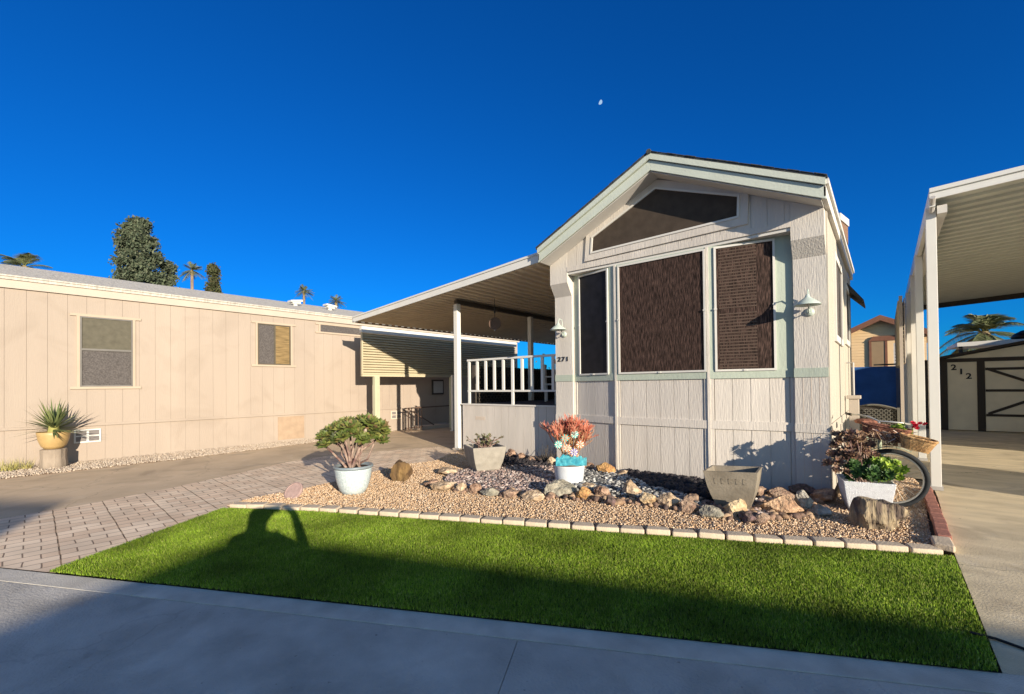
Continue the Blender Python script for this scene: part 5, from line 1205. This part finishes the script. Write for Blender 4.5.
g.tube([top+lft*.30+Vector((0, .18, .06)), top+lft*.22+Vector((0, .06, .07)), top+lft*.1+Vector((0, 0, .05)), top, top-lft*.1+Vector((0, 0, .0)), top-lft*.22+Vector((0, .05, -.01)), top-lft*.30+Vector((0, .17, -.03))], .011, 8); g.build('handlebar', 'chrome', BK, smooth=True)
g = MB(); g.tube([top+lft*.30+Vector((0, .18, .06)), top+lft*.36+Vector((0, .27, .065))], .017, 8); g.build('grip', 'black', BK, smooth=True)
g = MB(); sc = st+Vector((0, 0, .14)); g.T = Matrix.Translation(sc); g.lathe([(.02, -.14), (.02, 0), (.12, .02), (.13, .05), (.10, .075), (.02, .08)], n=16); g.build('saddle', 'wickerred', BK, smooth=True)
# baskets: woven rings
def basket(name, lab, c, ax, L0, L1, W0, W1, hgt, tilt, mt, parent_list=None):
    t = thing(name, lab, 'basket', tuple(c)); g = MB(); rings = 9
    ax = ax.normalized(); sd = Vector((-ax.y, ax.x, 0)).normalized(); up_ = Vector((0, 0, 1)); 
    q = Matrix.Rotation(tilt, 3, sd); ax = q @ ax; up_ = q @ up_
    def pt(a, f):
        ll = L0+(L1-L0)*f; ww = W0+(W1-W0)*f; ca, sa = math.cos(a), math.sin(a); e = .55
        return c+ax*math.copysign(abs(ca)**e, ca)*ll+sd*math.copysign(abs(sa)**e, sa)*ww+up_*hgt*f
    n = 36
    for r_ in range(rings):
        f = r_/(rings-1); g.tube([pt(2*PI*k/n, f)+up_*.0+(sd*0) for k in range(n+1)], hgt/rings*.46+.001, 5, cap=False)
    for k in range(0, n, 2):
        g.tube([pt(2*PI*k/n, 0), pt(2*PI*k/n, 1)], .006, 4)
    g.add([pt(2*PI*k/n, .02) for k in range(n)], [tuple(range(n))])
    g.build('weave', mt, t)
    g = MB(); g.tube([pt(2*PI*k/n, 1.0)+up_*.006 for k in range(n+1)], .014, 6, cap=False); g.build('rim', mt, t)
    g = MB(); g.add([pt(2*PI*k/n, .75) for k in range(n)], [tuple(range(n))]); g.build('filling', 'soil', t)
    return t
ax = Vector((1, -.06, 0))
basket('wicker_basket', 'tan wicker basket on the front of the bicycle by the white post', Vector((.245, 6.72, .74)), ax, .115, .155, .10, .13, .125, R(14), 'wicker')
basket('wicker_basket', 'long red brown wicker basket full of dried plants behind the handlebar', Vector((-.02, 6.95, .82)), ax, .19, .23, .11, .14, .14, R(10), 'wickerred')
g = MB(); rg = random.Random(41)
for k in range(420):
    b = Vector((rg.uniform(-.16, .26), 6.86+rg.gauss(0, .07), .88+rg.gauss(0, .03)-.0)); b.z -= (b.x)*.22
    d = Vector((rg.gauss(.2, .8), rg.gauss(-.6, .6), rg.gauss(0, .5))).normalized(); L = rg.uniform(.05, .13); s = d.orthogonal().normalized()*.006
    g.add([b-s, b+s, b+d*L+Vector((0, 0, -.03))], [(0, 1, 2)])
tag(g.build('dried_plants', 'dryplant'), 'mass of dried brown plants spilling over the bicycle baskets', 'plant')
t = thing('geranium', 'small red geranium with lime leaves growing in the bicycle basket', 'flower', (.22, 6.86, .9))
g = MB(); g2 = MB(); rg = random.Random(43)
for k in range(8): rosette(g, (.10+rg.uniform(-.04, .06), 6.84+rg.uniform(-.04, .04), .965+rg.uniform(-.02, .03)), .045, (rg.gauss(0, .5), -.5, 1), rg, .7)
for k in range(10): rosette(g2, (.255+rg.gauss(0, .028), 6.84+rg.gauss(0, .02), 1.0+rg.gauss(0, .022)), .03, (rg.gauss(0, .6), -.8, .8), rg, .8)
g.build('leaves', 'lime', t); g2.build('petals', 'petalred', t)
g = MB(); g.tube([(.22, 6.86, .86), (.24, 6.85, .99)], .004, 5); g.build('stem', 'lime', t)

# ------------------------------------------------------------------ trees
def leafcloud(mb, pts, size, rg):
    for c in pts:
        a = Vector((rg.gauss(0, 1), rg.gauss(0, 1), rg.gauss(0, 1))).normalized(); b = a.orthogonal().normalized(); s = size*rg.uniform(.6, 1.3)
        mb.add([c-a*s, c+b*s*.5, c+a*s, c-b*s*.5], [(0, 1, 2, 3)])
def tree(name, lab, base, h, rad, n, size, mt, seed, shape, group=None):
    t = thing(name, lab, 'tree', base, group); rg = random.Random(seed); b = Vector(base)
    g = MB(); g.tube([b, b+Vector((0, 0, h*.5)), b+Vector((0, 0, h*.92))], [rad*.12, rad*.08, rad*.02], 8)
    cl = []
    for k in range(shape['clumps']):
        f = rg.random()**shape.get('pow', .8); z = shape['z0']+(1-shape['z0'])*f; rr_ = rad*shape['prof'](f)
        a = rg.uniform(0, 2*PI); r_ = rr_*math.sqrt(rg.random())*.9
        c = b+Vector((math.cos(a)*r_, math.sin(a)*r_, h*z)); cl.append(c)
        if k % 3 == 0: g.tube([b+Vector((0, 0, h*z-r_*.5)), c], [rad*.03, rad*.01], 4)
    g.build('trunk', 'trunk', t)
    g = MB(); pts = []
    for k in range(n):
        c = rg.choice(cl); pts.append(c+Vector((rg.gauss(0, 1), rg.gauss(0, 1), rg.gauss(0, .9)))*rad*shape['cs'])
    leafcloud(g, pts, size, rg); g.build('crown', mt, t); return t
def palm(name, lab, base, h, fl, nf, seed, droop=.5, group=None, leaflets=26):
    t = thing(name, lab, 'palm tree', base, group); rg = random.Random(seed); b = Vector(base); tp = b+Vector((0, 0, h))
    g = MB(); g.tube([b, b.lerp(tp, .5)+Vector((fl*.04, 0, 0)), tp], [fl*.16, fl*.11, fl*.10], 10); g.build('trunk', 'trunk', t)
    g = MB(); g.lathe([(fl*.10, -fl*.40), (fl*.14, -fl*.22), (fl*.13, -.05*fl), (fl*.06, .05*fl)], tp, 10); g.build('skirt', 'palmdry', t)
    g = MB()
    for k in range(nf):
        a = 2*PI*k/nf*1.618*3; e = R(rg.uniform(-35, 80)); d = Vector((math.cos(a)*math.cos(e), math.sin(a)*math.cos(e), math.sin(e))); L = fl*rg.uniform(.75, 1.1)
        pts = []
        for i in range(7):
            f = i/6; pts.append(tp+d*L*f+Vector((0, 0, -droop*L*f*f)))
        g.tube(pts, [fl*.012]*7, 4)
        for i in range(leaflets):
            f = .18+.82*i/leaflets; j = min(5, int(f*6)); u = f*6-j; p = pts[j].lerp(pts[j+1], u); tg = (pts[j+1]-pts[j]).normalized()
            s = tg.cross(Vector((0, 0, 1))); s = s.normalized() if s.length > .05 else Vector((1, 0, 0))
            ll = fl*.30*math.sin(PI*min(1, f*.9+.1))*rg.uniform(.8, 1.1)+fl*.04
            for sg in (-1, 1):
                q = p+(s*sg*.8+tg*.55).normalized()*ll+Vector((0, 0, -ll*.35)); g.add([p-tg*fl*.009, p+tg*fl*.009, q], [(0, 1, 2)])
    g.build('fronds', 'palm', t); return t
tree('pine_tree', 'tall dense grey green pine rising behind the cream home roof', (-60, 10.9, 0), 19.2, 2.35, 24000, .17, 'needle', 51, dict(clumps=260, z0=.38, prof=lambda f: (1.0 if f < .55 else math.sqrt(max(0, 1-((f-.55)/.47)**2)))*.92, cs=.105))
tree('pine_tree', 'shorter green pine crown at the right side of the tall pine', (-60.5, 13.35, 0), 15.4, 1.6, 7000, .15, 'needle', 52, dict(clumps=60, z0=.5, prof=lambda f: math.sqrt(max(0.05, 1-f*f*.9)), cs=.14))
tree('cypress_tree', 'narrow dark cypress with a pointed top right of the fan palm', (-60, 17.75, 0), 16.0, 1.15, 8000, .14, 'cypress', 53, dict(clumps=260, z0=.35, prof=lambda f: .35+.75*(1-f)**.6 if f < .97 else .2, cs=.13))
palm('fan_palm', 'fan palm on a bare trunk between the pines and the cypress', (-50, 13.05, 0), 12.7, 1.25, 34, 61, .35)
palm('fan_palm', 'wide palm whose fronds peek over the roof at the far left', (-50, 2.35, 0), 10.9, 2.2, 30, 62, .45)
palm('fan_palm', 'small distant palm left of the two roof vents gap, above the roof line', (-80, 37.8, 0), 18.9, 1.9, 34, 63, .35)
palm('fan_palm', 'lowest distant palm nearest the patio awning', (-80, 43.9, 0), 17.9, 1.9, 30, 64, .35)
palm('date_palm', 'feathery palm behind the shed seen under the carport roof', (3.9, 33, 0), 3.9, 2.3, 46, 65, .55, leaflets=34)
g = MB(); rg = random.Random(71); pts = [Vector((-22+rg.gauss(0, 1.6), 40+rg.gauss(0, 1), 3.8+rg.gauss(0, .8))) for _ in range(3000)]; leafcloud(g, pts, .22, rg)
t = thing('broad_tree', 'dark tree crown beyond the far end of the porch', 'tree', (-22, 40, 0)); g.build('crown', 'cypress', t); MB().tube([(-22, 40, 0), (-22, 40, 3.8)], [.25, .15], 8).build('trunk', 'trunk', t)

# moon: only the sunlit part is shaped, its light set as emission
md = Vector((-53.71, 100, 70.73)).normalized(); mc = Vector((0, 0, 1.5))+md*5000
g = MB(); mx = md.cross(Vector((0, 0, 1))).normalized(); my = mx.cross(md).normalized(); RM_ = 21
lim = []
for k in range(25): a = -PI/2+PI*k/24; lim.append(mx*math.cos(a)*RM_+my*math.sin(a)*RM_)
ter = []
for k in range(1, 24): a = PI/2+PI*k/24; ter.append(mx*math.cos(a)*RM_*.35+my*math.sin(a)*RM_)
ang = R(32); poly = [mc+Matrix.Rotation(ang, 3, md) @ p for p in lim+ter]
g.prism(poly, md*8); tag(g.build('moon', 'moonlit'), 'tiny pale gibbous moon high in the blue sky', 'moon')

# ------------------------------------------------------------------ the photographer standing behind the camera
FW = Vector((-sy_, cy_, 0)); AC = Vector((-SH.y, SH.x, 0))      # AC: to the right along the shadow
bb = -FW*.42+AC*.03
def P(r_, f, z): return bb+AC*r_+FW*f+Vector((0, 0, z))
J = [(P(0, 0, .90), .155), (P(0, .0, 1.10), .135), (P(0, .0, 1.27), .15), (P(-.01, .02, 1.34), .10), (P(-.01, .04, 1.42), .105), (P(-.01, .05, 1.49), .09)]
E_ = [(0, 1), (1, 2), (2, 3), (3, 4), (4, 5)]
def chain(root, items):
    p = root
    for pos, r_ in items: J.append((pos, r_)); E_.append((p, len(J)-1)); p = len(J)-1
    return p
for s in (-1, 1): chain(0, [(P(s*.10, 0, .82), .095), (P(s*.11, .02, .46), .06), (P(s*.11, -.01, .09), .042), (P(s*.12, .14, .05), .04)])
hl = chain(2, [(P(-.17, 0, 1.27), .07), (P(-.20, .14, 1.15), .045), (P(-.02, .33, 1.43), .034), (P(.02, .36, 1.47), .03)])
hr = chain(2, [(P(.17, 0, 1.25), .07), (P(.36, .14, 1.10), .06), (P(.22, .33, 1.40), .045), (P(.13, .36, 1.48), .04)])
me = bpy.data.meshes.new('body'); me.from_pydata([tuple(j[0]) for j in J], E_, []); me.update()
po = bpy.data.objects.new('body', me); COL.objects.link(po)
sk = po.modifiers.new('skin', 'SKIN'); 
for i, (p, r_) in enumerate(J): me.skin_vertices[0].data[i].radius = (r_, r_)
me.skin_vertices[0].data[0].use_root = True
ss = po.modifiers.new('sub', 'SUBSURF'); ss.levels = 2; ss.render_levels = 2
bpy.context.view_layer.update()
bm_ = bpy.data.meshes.new_from_object(po.evaluated_get(bpy.context.evaluated_depsgraph_get())); bpy.data.objects.remove(po)
for x in ('skin', 'shirt', 'jeans'): bm_.materials.append(M[x])
for p in bm_.polygons:
    c = p.center; p.use_smooth = True
    p.material_index = 2 if c.z < .92 else (0 if (c.z > 1.33 and (c-bb-Vector((0, 0, c.z))).length < .16) or (c-P(.02, .36, 1.47)).length < .10 or (c-P(.15, .36, 1.47)).length < .10 else 1)
PT = thing('person', 'person in grey jacket holding up a phone, cast as a shadow on the turf', 'person', (bb.x, bb.y, 0))
bo = bpy.data.objects.new('body', bm_); COL.objects.link(bo); bo.parent = PT; bo.location = (-bb.x, -bb.y, 0)
g = MB(); g.T = Matrix.Translation(P(0, .02, 1.46)); g.lathe([(.09, -.12), (.105, -.02), (.10, .05), (.07, .10), (.01, .115)], n=18); g.build('hair', 'hair', PT, smooth=True)
for hx, s in ((P(.02, .36, 1.47), 1), (P(.15, .36, 1.47), -1)):     # fingers curled round the phone
    for k in range(4):
        b = hx+Vector((0, 0, .03-.018*k)); MB().tube([b, b+FW*.015+AC*s*.03, b-FW*.0+AC*s*(.06-.004*abs(k-1))], [.009, .0085, .007], 8).build('finger', 'skin', PT, smooth=True)
    MB().tube([hx-FW*.02, hx-FW*.03+AC*s*.03+Vector((0, 0, .01)), hx-FW*.028+AC*s*.055+Vector((0, 0, .005))], [.011, .010, .008], 8).build('thumb', 'skin', PT, smooth=True)
t = thing('phone', 'black phone held up by the person behind the viewpoint', 'phone', (.0, 0, 1.47))
g = MB(); g.T = Matrix((AC, FW, Vector((0, 0, 1)))).transposed().to_4x4(); g.T.translation = -FW*.055+AC*.0+Vector((0, 0, 1.465)); g.box(-.08, .09, -.005, .004, -.045, .042); g.build('case', 'black', t, bevel=.003)
